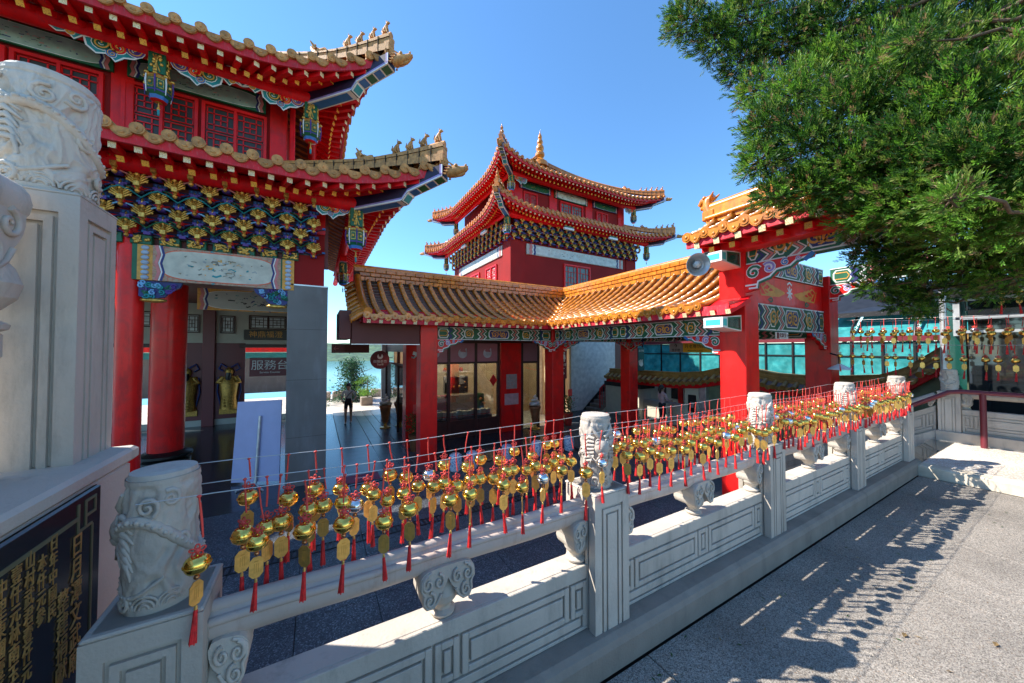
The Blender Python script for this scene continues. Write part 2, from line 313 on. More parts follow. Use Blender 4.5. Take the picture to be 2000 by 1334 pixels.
# upper platform, cream nosing, dark border, stairs down
pf = bpy.data.objects.new('platform_floor', None); COL.objects.link(pf); WL['platform_floor'] = V((0,0,0)); struct(pf)
slabs(pf, 7.12, 2, 1.1, -5.0, 6, 1.05, .12, .06, m_floor2, .004)
m = MB(); m.bbox(6.88, 7.115, -7, 1.30, -.02, .125, .012); m.build('step_nosing', M('cream_nosing', (.68, .58, .44), .6, dirt=(.4, .33, .25)), pf)
m = MB(); m.box(7.0, 9.35, 1.306, 1.55, .05, .118); m.build('border_strip', m_mirror, pf)
st = thing('courtyard_steps', 'grey stone steps going down beside the end of the white balustrade', 'steps', (8.0, 1.55, -.1))
for i in range(9):
    z = .118-.157*(i+1); m = MB(); m.bbox(7.06, 9.02, 1.555+i*.28, 1.555+(i+1)*.28+.02, ZC-.05 if i > 7 else z-.3, z, .008); m.build('step', m_floor2 if i < 1 else m_kerb, st)

# ------------------------------------------------------------------ white balustrade
def relief_drum(r, h, seed, nu=128, nv=56, amp=1.):
    """stone drum carved with a winding creature, clouds and scales"""
    P = []
    for j in range(nv+1):
        v = j/nv; row = []
        for k in range(nu+1):
            a = 2*PI*(k % nu)/nu; q = V((math.cos(a)*1.15, math.sin(a)*1.15, v*2.6+seed))
            wv = V((noise.noise(q*1.1+V((7,0,seed))), noise.noise(q*1.1+V((0,9,seed))), noise.noise(q*1.1+V((0,0,5+seed)))))
            q2 = q+wv*.75
            body = 1-abs(noise.noise(q2*1.25))*2.6; body = max(0., min(1., body*1.3))            # winding body
            sc = .5+.5*math.sin(q2.x*17+math.sin(q2.z*15)*1.2)*math.sin(q2.z*19+q2.y*9)            # scales and curls
            mane = 1-abs(noise.noise(q2*3.1+V((3,1,2))))*2.4
            fl_ = (.5+.5*math.sin(q2.z*16+q2.x*8+q2.y*5))**2
            d = .55*(.15*(1 if body > .35 else body/.35)*body**.4+.045*sc*body+.05*max(0., mane)**2+.05*fl_*(1-body))
            e = min(1., min(v, 1-v)/.09); e = e*e*(3-2*e); ring = .10 if (v < .045 or v > .955) else 0.
            rr = r*(.85+(d*1.25*e*amp+ring*(1-e)))
            row.append((rr*math.cos(a), rr*math.sin(a), v*h))
        P.append(row)
    m = MB(); m.grid(P, 0, True); top = [(x*.97, y*.97, h) for x, y, z in P[-1][:-1]]; m.add(top, [tuple(range(nu))], 0)
    m.lathe([(r*.9, h-.002), (r*.86, h+.014), (r*.6, h+.018), (.001, h+.018)], (0,0,0), 40)
    # the carved creature itself: coiling body with scales, head with mane, clouds and waves
    rs = random.Random(seed); u = h/.38
    def S(a, z, d=0.): return (r*(.93+d)*math.cos(a), r*(.93+d)*math.sin(a), z)
    bp = []; br = []
    for i in range(61):
        t = i/60; bp.append(S(-PI/2+.5+t*2*PI*1.25, h*(.62-.42*t+.13*math.sin(t*13)), .02)); br.append(.021*u*(1-.7*t)*(.9+.1*math.cos(i*2.6)))
    m.tube(bp, br, 9)
    for i in range(2, 54): a = V(bp[i]); n_ = V((a.x, a.y, 0)).normalized(); m.ell(a+n_*br[i]*.75+V((0,0,.004*(i % 2))), br[i]*.5, br[i]*.5, br[i]*.42, 6, 4)
    A = -PI/2
    m.ell(S(A, h*.60, -.05), .05*u, .05*u, .05*u, 12, 8); m.ell(S(A, h*.52, .12), .032*u, .035*u, .024*u, 10, 6); m.ell(S(A, h*.44, .02), .034*u, .03*u, .016*u, 10, 6)
    for sg in (-1, 1):
        m.ell(S(A+sg*.27, h*.66, .14), .017*u, .017*u, .016*u, 10, 6); m.tube([V(S(A+sg*.27+.13*math.cos(q), h*.66+.022*u*math.sin(q), .17)) for q in [2*PI*j/12 for j in range(13)]], .005*u, 5, 0, False)
        m.ell(S(A+sg*.13, h*.53, .28), .01*u, .01*u, .008*u, 8, 5)
        m.tube([S(A+sg*.16, h*.74, .08), S(A+sg*.4, h*.80, .12), S(A+sg*.7, h*.9, .08)], [.013*u, .011*u, .005*u], 7)
        for j in range(7): m.tube([S(A+sg*.5, h*(.72-.05*j), .05), S(A+sg*(.8+.05*j), h*(.74-.06*j), .1), S(A+sg*(1.15+.04*(j % 3)), h*(.68-.07*j), .04)], [.010*u, .009*u, .003*u], 6)
        m.tube([S(A+sg*.12, h*.5, .2), S(A+sg*.4, h*.4, .14), S(A+sg*.6, h*.46, .12), S(A+sg*.75, h*.36, .1)], [.006*u, .006*u, .005*u, .002*u], 6)
    for (a, z) in ((A+.1, .2), (A-.9, .25), (A+1.6, .8), (A+2.5, .5), (A-2.0, .75), (A-1.4, .5), (A+3.0, .22), (A+2.2, .85), (A-.5, .1), (A+.9, .1)):
        sp = spiral(0, 0, .03*u*rs.uniform(.8, 1.2), 1.5, rs.uniform(0, 6), rs.choice([-1, 1]), 14); m.tube([S(a+x/r, z*h+y, .05) for x, y in sp], [.0075*u*(1-.4*i/14) for i in range(15)], 6)
    for k_ in range(9):
        a = 2*PI*k_/9
        for q_ in (.035, .024, .012): m.tube([S(a+q_/r*math.cos(t)*1.1*u, h*.045+q_*u*math.sin(t), .02) for t in [PI*j/8 for j in range(9)]], .0042*u, 5)
    return m
drum_me = [relief_drum(.1, .38, 1.3).mesh('carved_drum', m_stone), relief_drum(.1, .38, 4.1).mesh('carved_drum', m_stone)]
def post_body(w, h, mat=None):
    """square post; thin plates on each face leave two incised frames"""
    g_ = .013; a = w/2-g_; m = MB(); m.bbox(-a, a, -a, a, 0, h, .004); m.bbox(-w/2, w/2, -w/2, w/2, h-.012, h, .004)
    z1 = h-.012; k = w/.25
    for n_, t_ in ((V((0,-1,0)), V((1,0,0))), (V((-1,0,0)), V((0,-1,0))), (V((1,0,0)), V((0,1,0)))):
        def pl_(x0, x1, r0, r1, d=g_): c = n_*(a+d/2)+t_*((x0+x1)/2)+V((0,0,(r0+r1)/2)); m.ob(c, t_*(x1-x0)/2, n_*d/2, V((0,0,(r1-r0)/2)))
        xs = [(w/2 if n_.y else a), .078*k, .066*k, .046*k, .034*k]
        for sg in (-1, 1):
            pl_(min(sg*xs[0], sg*xs[1])+(g_ if False else 0), max(sg*xs[0], sg*xs[1]), 0, z1); pl_(min(sg*xs[2], sg*xs[3]), max(sg*xs[2], sg*xs[3]), 0, z1-.075*k)
        pl_(-xs[1], xs[1], z1-.06*k, z1); pl_(-xs[3], xs[3], z1-.095*k, z1-.075*k); pl_(-xs[4], xs[4], 0, z1-.107*k)
    return m
post_me = post_body(.25, .721).mesh('post_shaft', m_stone)
ZK = .164
BX = [-.41]+[-.455+1.845*i for i in range(1, 5)]
nm = ['leftmost', 'second', 'middle', 'fourth', 'rightmost']
for i, x in enumerate(BX):
    e = thing('balustrade_post', ['short white post with carved drum beside the black inscribed plaque', 'white balustrade post with carved dragon drum, second from the plaque', 'white balustrade post with carved drum, middle one of the row', 'white balustrade post with carved drum, fourth from the plaque', 'last white balustrade post beside the platform step'][i], 'post', (x, 1.472, ZK), 'carved posts of the white balustrade')
    obj('post_shaft', post_me, e, (x, 1.472, ZK)); obj('carved_drum', drum_me[i % 2], e, (x, 1.472, ZK+.721), (0,0,[-1.75,-.35,-.75,-.55,-1.0][i]), (.88,.88,1))
# low wall kerb
m = MB(); pr = [(1.285, 0), (1.285, .12), (1.297, .148), (1.325, .164), (1.68, .164), (1.68, -1.5), (1.5, -1.5), (1.5, 0)]
m.prism([(a, b) for a, b in pr], (-.66, 0, 0), Y_, Z_, X_*(7.08+.66), 0)
kb = m.build('kerb', m_kerb); tag(kb, 'grey cement kerb under the white balustrade', 'kerb')
def cloud(m, cx, z0, y0, y1, s=1., half=0, mi=0, kx=.56):
    """cloud scroll bracket: outline lobes extruded through the wall thickness, with raised curls on both faces"""
    def U(x, z): return (cx+x*s*kx, z0+z*s)
    out = []
    R_ = [(.0, .0), (.03, -.055), (.07, -.085), (.10, -.13), (.15, -.165), (.205, -.16), (.235, -.115), (.225, -.065), (.255, -.03), (.25, .03), (.215, .06), (.16, .075), (0, .08)]
    if half >= 0: out += R_
    if half <= 0: out += [(-a, b) for a, b in R_[::-1]][1 if half == 0 else 0:]
    pts = []
    for i in range(len(out)):          # round the outline
        a, b = out[i], out[(i+1) % len(out)]; pts += [a, ((a[0]+b[0])/2, (a[1]+b[1])/2)]
    q = [((pts[i-1][0]+2*pts[i][0]+pts[(i+1) % len(pts)][0])/4, (pts[i-1][1]+2*pts[i][1]+pts[(i+1) % len(pts)][1])/4) for i in range(len(pts))]
    m.prism([U(*a) for a in q], (0, y0, 0), X_, Z_, Y_*(y1-y0), mi)
    for sg in ((1, -1) if half == 0 else (half,)):
        for (a, b, r, tn, s2) in ((.165, -.105, .05, 1.3, 1), (.18, -.005, .052, 1.4, -1), (.085, -.005, .048, 1.3, 1)):
            sp = [(cx+sg*x*s*kx, z*s+z0) for x, z in spiral(a, b, r, tn, PI*.5, s2, 18)]
            for yy in (y0-.004, y1+.004): m.tube([(x, yy, z) for x, z in sp], [.011*s*(1-.45*i/18) for i in range(19)], 6, mi)
        o2 = [(cx+sg*x*s*.93*kx, z0+z*s*.9-.004) for x, z in R_[2:-1]]
        for yy in (y0-.002, y1+.002): m.tube([(x, yy, z) for x, z in o2], .009*s, 6, mi)
    return m
VASE = [(.05, 0), (.072, .008), (.075, .02), (.05, .034), (.052, .05), (.085, .085), (.095, .12), (.08, .16), (.055, .19), (.05, .23)]
def panel_mesh(L, y0, y1, z0, z1, nm_, par, mat):
    """solid panel; raised plates leave the sunk lines of the pattern"""
    m = MB(); m.bbox(0, L, y0, y1, z0, z1, .006)
    H = z1-z0; f = y0; D = .017
    def plate(x0, x1, a0, a1, d=D): m.bbox(x0, x1, f-d, f+.003, z0+a0*H, z0+a1*H, .003)
    gx, gz = .012, .034
    plate(0, L, .79, 1.0)
    plate(0, L, 0, .05); plate(.045, L-.045, .05+gz, .205); plate(0, .03, .05, .24); plate(L-.03, L, .05, .24)
    xs = [0, .115, L/2-.06, L/2+.06, L-.115, L]; zl, zh = .24, .755
    for i in range(5):
        a, b = xs[i]+(gx/2 if i else 0), xs[i+1]-(gx/2 if i < 4 else 0); w_ = .03 if i in (1, 3) else .028; hz = w_/H
        plate(a, a+w_, zl, zh); plate(b-w_, b, zl, zh); plate(a+w_, b-w_, zl, zl+hz); plate(a+w_, b-w_, zh-hz, zh)
        plate(a+w_+.011, b-w_-.011, zl+hz+gz, zh-hz-gz)
    return m.build(nm_, mat, par)
bay_words = ['nearest', 'second', 'third', 'farthest']
for i in range(4):
    xa, xb = BX[i]+.126, BX[i+1]-.126; L = xb-xa; xc = (xa+xb)/2
    e = thing('balustrade_bay', ['white stone panel and rail of the nearest bay beside the plaque', 'white stone panel and rail between the second and middle posts', 'white stone panel and rail between the middle and fourth posts', 'white stone panel and rail of the farthest bay by the step'][i], 'balustrade', (xa, 1.48, ZK), 'bays of the white balustrade')
    pm = panel_mesh(L, 1.425, 1.545, ZK+.002, .5, 'panel', e, m_stone); pm.location = (xa, 0, 0)
    m = MB(); rp = [(xa-.01+(L+.02)*k/14, 1.475, .758+.003*math.sin(k)) for k in range(15)]
    m.tube(rp, .06, 20); m.tube([(a, b-.012, c+.053) for a, b, c in rp], .022, 10); m.tube([(a, b-.052, c+.028) for a, b, c in rp], .014, 8)
    m.build('rail', m_stonep, e)
    m = MB(); cloud(m, xc, .69, 1.40, 1.55, .66, kx=.72); m.build('cloud_bracket', m_stone, e)
    m = MB(); m.lathe([(r*.72, z*.85+.5) for r, z in VASE], (xc, 1.478, 0), 24); m.build('baluster', m_stone, e)
    for sg, xx in ((1, xa), (-1, xb)):
        m = MB(); cloud(m, xx, .69, 1.40, 1.55, .66, sg, kx=.62); m.build('cloud_bracket', m_stone, e)
        m = MB(); m.lathe([(r*.72, z*.85+.5) for r, z in VASE], (xx+sg*.02, 1.478, 0), 24); m.build('baluster', m_stone, e)

# ------------------------------------------------------------------ plinth with inscribed plaque, tall post on top
pl = thing('stair_plinth', 'white stone plinth at far left carrying the tall carved post', 'plinth', (-1.1, .8, 0))
m = MB(); m.bbox(-1.9, -.66, -2.5, 2.0, -.03, 1.19, .006); m.bbox(-1.9, -.652, -2.5, 2.06, 1.192, 1.247, .012); m.build('block', m_stone, pl)
bd = thing('stone_plaque', 'black stone plaque with gold carved inscription on the plinth side', 'plaque', (-.65, .9, .1))
m = MB(); m.bbox(-.662, -.642, -.55, 1.735, .10, 1.188, .006); slab_o = m.build('slab', M('black_marble', (.016, .016, .017), .22, var=.2, scale=6, coat=.2), bd)
m_gild = M('dull_gold_letters', (.55, .3, .09), .45, metal=.3, var=.3, scale=30)
m_oliv = M('olive_line', (.17, .15, .08), .5); m = MB(); xf = -.639
for a, b, c, d in ((-.5, 1.60, 1.116, 1.128), (-.5, 1.60, .15, .162)): m.box(xf-.003, xf, a, b, c, d)
m.box(xf-.003, xf, 1.678, 1.684, .2, 1.075)
for (ya, yb, za, zb) in ((1.60, 1.608, 1.075, 1.165), (1.608, 1.678, 1.075, 1.083), (1.64, 1.647, 1.083, 1.165), (1.647, 1.70, 1.157, 1.165), (1.693, 1.70, 1.11, 1.157), (1.647, 1.693, 1.11, 1.118)): m.box(xf-.003, xf, ya, yb, za, zb)
m.build('border_line', m_oliv, bd)
tx = (0, 1, 0); tz = (0, 0, 1)
def tcol(body, size, y, zt, sx=.72): text(body, size, m_gild, 'inscription', bd, (xf, y, zt-len(body)*size*.475), tx, tz, .0012, True, sx=sx)
tcol('日月潭文武廟', .074, 1.598, 1.075, .8); tcol('整建捐獻', .072, 1.535, .94, .75)
rows = ['日年中國民', '本仟元參', '山村武君壹仟元', '壹仟元林南玉本國', '中里東國壹仟元王', '石伍元王美玉文壹', '南市文進壹仟元許', '陳金水壹仟元黃春', '台中市壹仟元李文', '吳春木壹仟元陳明', '許玉山壹仟元林本', '王文雄伍佰元吳春', '李金木壹仟元中市', '張明春壹仟元石里']
for i, rw in enumerate(rows): tcol(rw, .05, 1.487-.046*i, 1.125-(.012 if i % 2 else 0)-(.02 if i in (1, 4) else 0), .72)
tp = thing('tall_post', 'tall white post with large carved drum on the plinth at far left', 'post', (-.868, 1.93, 1.247))
pb = post_body(.265, .955).mesh('post_shaft', m_stone); obj('post_shaft', pb, tp, (-.868, 1.93, 1.247))
obj('carved_drum', relief_drum(.122, .42, 8.7, 260, 120, 1.0).mesh('carved_drum', m_stone), tp, (-.868, 1.93, 2.202), (0,0,-1.3))
rl = thing('stair_balustrade', 'white balustrade panel with cloud bracket left of the tall post', 'balustrade', (-.9, 1.2, 1.25))
def rot_to_v(m, ox, oy):   # build along -Y: swap axes
    m.v = [(ox+(y-1.475), oy-x, z) for x, y, z in m.v]; m.f = [f for f in m.f]; return m
m = MB(); m.bbox(-1.0+.04, -1.0+.14, -.6, 1.72, 1.25, 1.70, .006)
for (a, b, z0, z1, d) in ((-.6, 1.70, 1.62, 1.70, .016), (1.28, 1.66, 1.33, 1.56, .012), (.3, 1.24, 1.33, 1.56, .012), (-.6, 1.7, 1.255, 1.30, .012), (1.36, 1.58, 1.39, 1.5, .022)): m.bbox(-.862, -.86+d, a, b, z0, z1, .006)
m.build('panel', m_stone, rl)
m = MB(); m.tube([(-.9, 1.74-.3*k, 2.12+.0*k) for k in range(9)], .085, 16); m.build('rail', m_stone, rl)
m = MB(); cloud(m, 0, 2.04, 1.40, 1.55, 1.0, 1, kx=.9); rot_to_v(m, -.9, 1.735); m.build('cloud_bracket', m_stone, rl)
m = MB(); m.lathe([(r*1.05, z*1.25+1.70) for r, z in VASE], (-.9, 1.66, 0), 24); m.build('baluster', m_stone, rl)
# ------------------------------------------------------------------ temple roof edges
def curl_relief(m, o, ux, uy, n, s, mis, flip=1):
    """painted carved cloud scroll: coloured curls in relief; mis = material slots (purple, red, blue, green, white)"""
    o, ux, uy, n = V(o), V(ux)*s*flip, V(uy)*s, V(n)
    out = [(0,0), (.16,.06), (.34,.02), (.5,.08), (.7,.02), (.92,.06), (1,-.08), (.95,-.3), (.8,-.42), (.62,-.36), (.5,-.5), (.36,-.36), (.2,-.32), (.06,-.2)]
    m.prism(out, o, ux, uy, n*.03, 6); m.ribbon(out+[out[0]], .035, o, ux, uy, n*.033, 4)
    for (a, b, r, k, sg, a0) in ((.2, -.12, .15, 0, 1, 2.2), (.45, -.16, .14, 1, -1, .6), (.74, -.16, .17, 3, 1, 1.2), (.55, -.34, .1, 2, -1, 2.6), (.88, -.02, .09, 2, 1, .4)):
        p = spiral(a, b, r, 1.35, a0, sg, 16); m.ribbon(p, r*.78, o, ux, uy, n*.034, 4); m.ribbon(p, r*.58, o, ux, uy, n*.038, mis[k]); m.ribbon(p, r*.16, o, ux, uy, n*.041, 7)
    return m
DEC = [m_purp, m_red, m_blue, m_green, m_white, m_gold, m_teal, m_ochre]
def beast_mesh(h=.3, mat=None, mane=False):
    """seated ridge animal looking along +X"""
    m = MB(); k = h/.3
    m.tube([(-.06*k, 0, .0), (-.05*k, 0, .07*k), (.0, 0, .15*k), (.035*k, 0, .21*k)], [.05*k, .06*k, .05*k, .035*k], 8)
    m.ell((.06*k, 0, .25*k), .055*k, .036*k, .042*k, 8, 6); m.ell((.11*k, 0, .235*k), .028*k, .022*k, .02*k, 6, 5)
    for s_ in (-1, 1):
        m.tube([(.03*k, s_*.03*k, .15*k), (.065*k, s_*.032*k, .0)], [.02*k, .015*k], 6); m.tube([(-.04*k, s_*.045*k, .06*k), (.03*k, s_*.05*k, .0)], [.035*k, .02*k], 6)
        m.tube([(.04*k, s_*.02*k, .27*k), (.03*k, s_*.03*k, .32*k)], [.016*k, .004*k], 5)
    m.tube([(-.08*k, 0, .04*k), (-.13*k, 0, .1*k), (-.11*k, 0, .2*k)], [.02*k, .022*k, .008*k], 6)
    return m
def dragon_head(s=1.):
    """dragon-head beam end pointing along +X, open snout and curls"""
    m = MB()
    m.tube([(-.1*s, 0, 0), (.1*s, 0, .01*s), (.25*s, 0, .0), (.36*s, 0, .03*s), (.42*s, 0, .07*s)], [.13*s, .15*s, .11*s, .08*s, .06*s], 10)
    m.tube([(.1*s, 0, -.09*s), (.28*s, 0, -.1*s), (.36*s, 0, -.07*s)], [.06*s, .045*s, .03*s], 8)
    for sg in (-1, 1):
        m.ell((.16*s, sg*.1*s, .1*s), .05*s, .04*s, .045*s, 8, 6); m.ell((.4*s, sg*.045*s, .1*s), .03*s, .03*s, .03*s, 6, 5)
        for i in range(4): m.tube([(.02*s-.04*i*s, sg*.13*s, (.08-.06*i)*s), (-.08*s-.03*i*s, sg*.17*s, (.1-.06*i)*s)], [.03*s, .008*s], 5)
        m.tube([(.06*s, sg*.06*s, .13*s), (-.06*s, sg*.09*s, .24*s)], [.03*s, .008*s], 6)
    return m
beast_big = beast_mesh(.34).mesh('ridge_beast', m_tilew); beast_small = beast_mesh(.3).mesh('ridge_beast', m_tile)
dragon_me = dragon_head(.85).mesh('dragon_head', m_tilew); dragon_me2 = dragon_head(.75).mesh('dragon_head', m_tilew)
def drip_mesh(wd, dp, mat):
    """scalloped eave tile hanging between two barrel rows, facing +X, with a raised rim"""
    pts = [(-wd/2, .03)] + [(-wd/2+wd*k/8, .0-dp*math.sin(PI*k/8)**.8) for k in range(9)] + [(wd/2, .03)]
    m = MB(); m.prism(pts, (-.03, 0, 0), Y_, Z_, X_*.045, 0)
    m.tube([(.017, y*.86, z*.84) for y, z in pts[1:-1]], .007, 5); m.ell((.015, 0, -dp*.42), .014, wd*.16, dp*.2, 6, 4); return m.mesh('drip_tile', mat)
def roof(par, pref, x0, x1, y0, y1, oe, df, ze, dz, L, ztop, inset, sides, sp=.36, r=.085, rsp=.27, k=1., clip={}, tmat=None, corners=('FR',), op=.6, figs=4, rows=True, zr=None, bmesh=None, ca=.35):
    """swept temple eaves round a rectangle: tiles, fascia, two rows of rafters, hips. All sizes in metres, k scales the small members"""
    tmat = tmat or m_tilew; ot = oe+df
    FR = {'F': (V((x0,y0,0)), X_, -Y_, x1-x0), 'R': (V((x1,y0,0)), Y_, X_, y1-y0), 'L': (V((x0,y1,0)), -Y_, -X_, y1-y0), 'B': (V((x1,y1,0)), -X_, Y_, x1-x0)}
    dm = drip_mesh(sp-.9*r, .13*k, tmat)
    surf = MB(); sof = MB(); fas = MB(); lists = []
    for sd in sides:
        A, T, N, ln = FR[sd]; lo, hi = clip.get(sd, (-ot, ln+ot)); lo = max(lo, -ot); hi = min(hi, ln+ot)
        def edge(s):
            d = min(s+ot, ln+ot-s); q = max(0., 1-d/L)**2.2; return oe+df*q, ze+dz*q
        def P(s, off, z): return A+T*s+N*off+V((0,0,z))
        def zsurf(s, off):
            o, z = edge(s); kk = max(0., (o-off)/(o+inset)); return z+(ztop-z)*(ca*kk+(1-ca)*kk*kk)
        def innr(s): return max(-inset, -s, s-ln)
        NS = max(14, int((hi-lo)/.18)); ss = [lo+(hi-lo)*i/NS for i in range(NS+1)]
        # roof skin
        rowsP = []
        for j in range(9):
            row = []
            for s_ in ss:
                o, z = edge(s_); o -= .02; e = min(innr(s_), o-.001); off = o+(e-o)*j/8; row.append(P(s_, off, zsurf(s_, off)+.03*k))
            rowsP.append(row)
        surf.grid(rowsP, 0, True)
        # red fascia board with thickness
        ft, fb = .0, -.16*k
        for a, b in ((0., 0), ):
            pass
        rw = []
        for s_ in ss:
            o, z = edge(s_); rw.append([P(s_, o-.02, z+.02*k), P(s_, o-.05*k, z+fb), P(s_, o-.10*k, z+fb), P(s_, o-.10*k, z+.02*k)])
        fas.grid([list(c) for c in zip(*rw)], 0, False, True)
        # soffit: from fascia in to the purlin, fanned at the corners
        def fan(s):
            for c0, sg in ((0., -1), (ln, 1)):
                a = c0-sg*1.3*k
                if (s-a)*sg > 0: return a+(s-a)*((c0+sg*op)-a)/((c0+sg*ot)-a)
            return s
        def mid(s): o, z = edge(s); return op+(o-op)*.5, z-.28*k-(.02)*k, s+(fan(s)-s)*.5
        zin = ze+.02*k
        rw = []
        for s_ in ss:
            o, z = edge(s_); om, zm, sm_ = mid(s_); rw.append([P(s_, o-.09*k, z-.12*k), P(sm_, om, zm+.2*k), P(fan(s_), op-.1, zin+.05)])
        sof.grid([list(c) for c in zip(*rw)], 0, False, True)
        lists.append((sd, A, T, N, ln, lo, hi, edge, P, zsurf, innr, fan, mid, zin))
    ro = surf.build(pref+'roof', m_pan, par)
    fas.build('eave_board', m_fascia, ro); sof.build('soffit', m_redb, ro)
    for (sd, A, T, N, ln, lo, hi, edge, P, zsurf, innr, fan, mid, zin) in lists:
        ang = math.atan2(N.y, N.x)
        n = int((hi-lo-.12)/sp); s0 = (lo+hi-n*sp)/2
        for i in range(n+1):
            s_ = s0+i*sp; o, z = edge(s_); e = innr(s_)
            ln_ = o-e
            if ln_ < .12: e = o-.12; ln_ = .12
            nn = max(2, int(ln_/.3)); path = []; rad = []
            for j in range(nn+1):
                off = o-ln_*j/nn; p = P(s_, off, zsurf(s_, off)+.075*k)
                if j: path.append(p+V((0,0,-.004))+N*.004); rad.append(r*.93)
                path.append(p); rad.append(r*1.03 if j else r*1.04)
            m = MB(); m.tube(path, rad, 8, 0)
            c = path[0]+N*.035; m.tube([c+N*.012, c-N*.06], r*1.16, 14); m.tube([c+N*.02, c+N*.01], r*.85, 12); m.ell(c+N*.018, .012+abs(N.x)*0, r*.4, r*.4, 6, 4)
            m.build('barrel_tile_row', tmat, ro)
            if i < n:
                sm = s_+sp/2; o2, z2 = edge(sm); sl = (edge(sm+.05)[1]-edge(sm-.05)[1])/.1
                d = obj('drip_tile', dm, ro, P(sm, o2, z2+.028*k), (0, 0, ang))
        # rafters: flying row above, main row below
        n = int((hi-lo-.3)/rsp); s0 = (lo+hi-n*rsp)/2
        for i in range(n+1):
            s_ = s0+i*rsp; o, z = edge(s_); om, zm, sm_ = mid(s_); b = .095*k
            if min(s_+ot, ln+ot-s_) < .28*k: continue
            m = MB(); m.bar(P(s_+(sm_-s_)*.9, om-.05, zm+.11*k), P(s_, o-.13*k, z-.205*k), b, b, 0, 1); m.build('flying_rafter', [m_redb, m_cream], ro)
            m = MB(); m.bar(P(fan(s_), op-.12, zin), P(sm_, om+.02, zm), b, b, 0, 1); m.build('rafter', [m_redb, m_yel], ro)
        # purlin
    pu = MB(); zp = ze-.16*k
    pts = {'F': [V((x0-op, y0-op, zp)), V((x1+op, y0-op, zp))], 'R': [V((x1+op, y0-op, zp)), V((x1+op, y1+op, zp))], 'L': [V((x0-op, y1+op, zp)), V((x0-op, y0-op, zp))], 'B': [V((x1+op, y1+op, zp)), V((x0-op, y1+op, zp))]}
    for sd in sides: pu.tube(pts[sd], .17*k if sd == 'F' else .11*k, 14)
    pu.build('purlin', m_redb, ro)
    CR = {'FR': (V((x1,y0,0)), V((1,-1,0))), 'FL': (V((x0,y0,0)), V((-1,-1,0))), 'BL': (V((x0,y1,0)), V((-1,1,0))), 'BR': (V((x1,y1,0)), V((1,1,0)))}
    for cn in corners:
        C, D = CR[cn]; Dn = D.normalized(); Sd = V((-Dn.y, Dn.x, 0)); ang = math.atan2(Dn.y, Dn.x); zt = ze+dz
        def H(o, z): return C+D*o+V((0,0,z))
        # two-step hip beam with painted underside
        hb = MB(); om = op+(ot-op)*.55
        za = ze-.30*k
        prof = [(op-.1, za-.02*k), (om, za+.06*k), (om+.06*k, za+.14*k), (om+.04*k, za+.19*k), (om+.1*k, za+.23*k), (ot-.05*k, zt-.28*k), (ot-.05*k, zt-.04*k), (op-.1, za+.34*k)]
        q = math.sqrt(2); w2 = .13*k
        hb.prism([(a*q, b) for a, b in prof], C-Sd*w2, Dn, Z_, Sd*(2*w2), 0)
        def und(a, b, mi, ww, dd=.006):
            u = V((b[0]*q-a[0]*q, 0, b[1]-a[1])); pa, pb = H(*a), H(*b); dn = (pb-pa).normalized(); nr = Sd.cross(dn); nr = -nr if nr.z > 0 else nr
            hb.ob((pa+pb)/2+nr*dd, (pb-pa)/2, Sd*ww, nr*.003, mi)
        def lerp(a, b, t): return (a[0]+(b[0]-a[0])*t, a[1]+(b[1]-a[1])*t)
        und(lerp(prof[0], prof[1], .02), lerp(prof[0], prof[1], .98), 1, w2*1.05, .004); und(lerp(prof[0], prof[1], .08), lerp(prof[0], prof[1], .9), 2, w2*.78, .008)
        und(lerp(prof[1], prof[4], .0), lerp(prof[1], prof[4], 1.), 1, w2*1.0, .012*k); und(lerp(prof[1], prof[4], .12), lerp(prof[1], prof[4], .88), 3, w2*.75, .02*k)
        und(lerp(prof[4], prof[5], .0), lerp(prof[4], prof[5], 1.), 1, w2*1.05, .004)
        for j in range(4):
            und(lerp(prof[4], prof[5], .04+.24*j), lerp(prof[4], prof[5], .24+.24*j), 4 if j % 2 else 2, w2*.8, .008)
        for s_ in (-1, 1):                       # white and violet edging along the sides
            for (a, b) in ((0, 1), (1, 4), (4, 5), (5, 6)):
                pa, pb = H(*prof[a])+Sd*s_*(w2+.003), H(*prof[b])+Sd*s_*(w2+.003)
                up = V((0,0,.025*k)) if a != 5 else Dn*-.025*k
                hb.add([pa, pb, pb+up, pa+up], [(0,1,2,3)], 1); pa += up*1.0+Sd*s_*.001; pb += up+Sd*s_*.001; hb.add([pa, pb, pb+up*1.4, pa+up*1.4], [(0,1,2,3)], 5)
        hb.build('hip_beam', [m_dpurp, m_white, m_blue, m_teal, m_green, m_lav], ro)
        obj('dragon_head', bmesh or dragon_me, ro, H(ot+.06*k, zt-.17*k), (0, 0, ang), k)
        # hip ridge: curved tiled crest with joints and beasts
        zr0 = zr or ztop
        def hz(o): kk = max(0., (ot-o)/(ot+inset)); return zt+(zr0-zt)*(ca*kk+(1-ca)*kk*kk)
        os_ = [ot-.02]+[ot-.05-(ot+inset-.05)*(j/17)**1.35 for j in range(18)]
        crest = lambda o: 1+.75*max(0., min(1., (o-(ot-1.5*k))/(1.4*k)))**1.5
        rid = MB()
        for lv, (wd, z0, z1) in enumerate(((.12, .03, .12), (.095, .125, .2), (.11, .205, .245))):
            Pn = [[H(o, hz(o)+b*k*crest(o))+Sd*a*wd*k for (a, b) in ((-1, z0), (-1, z1), (1, z1), (1, z0))] for o in os_[1:]]
            rid.grid([list(c) for c in zip(*Pn)], 0, False); rid.add(Pn[0], [(0,1,2,3)], 0)
        rid.tube([H(o, hz(o)+.27*k*crest(o)) for o in os_[1:]], .06*k, 8)
        rid.build('hip_ridge', tmat, ro)
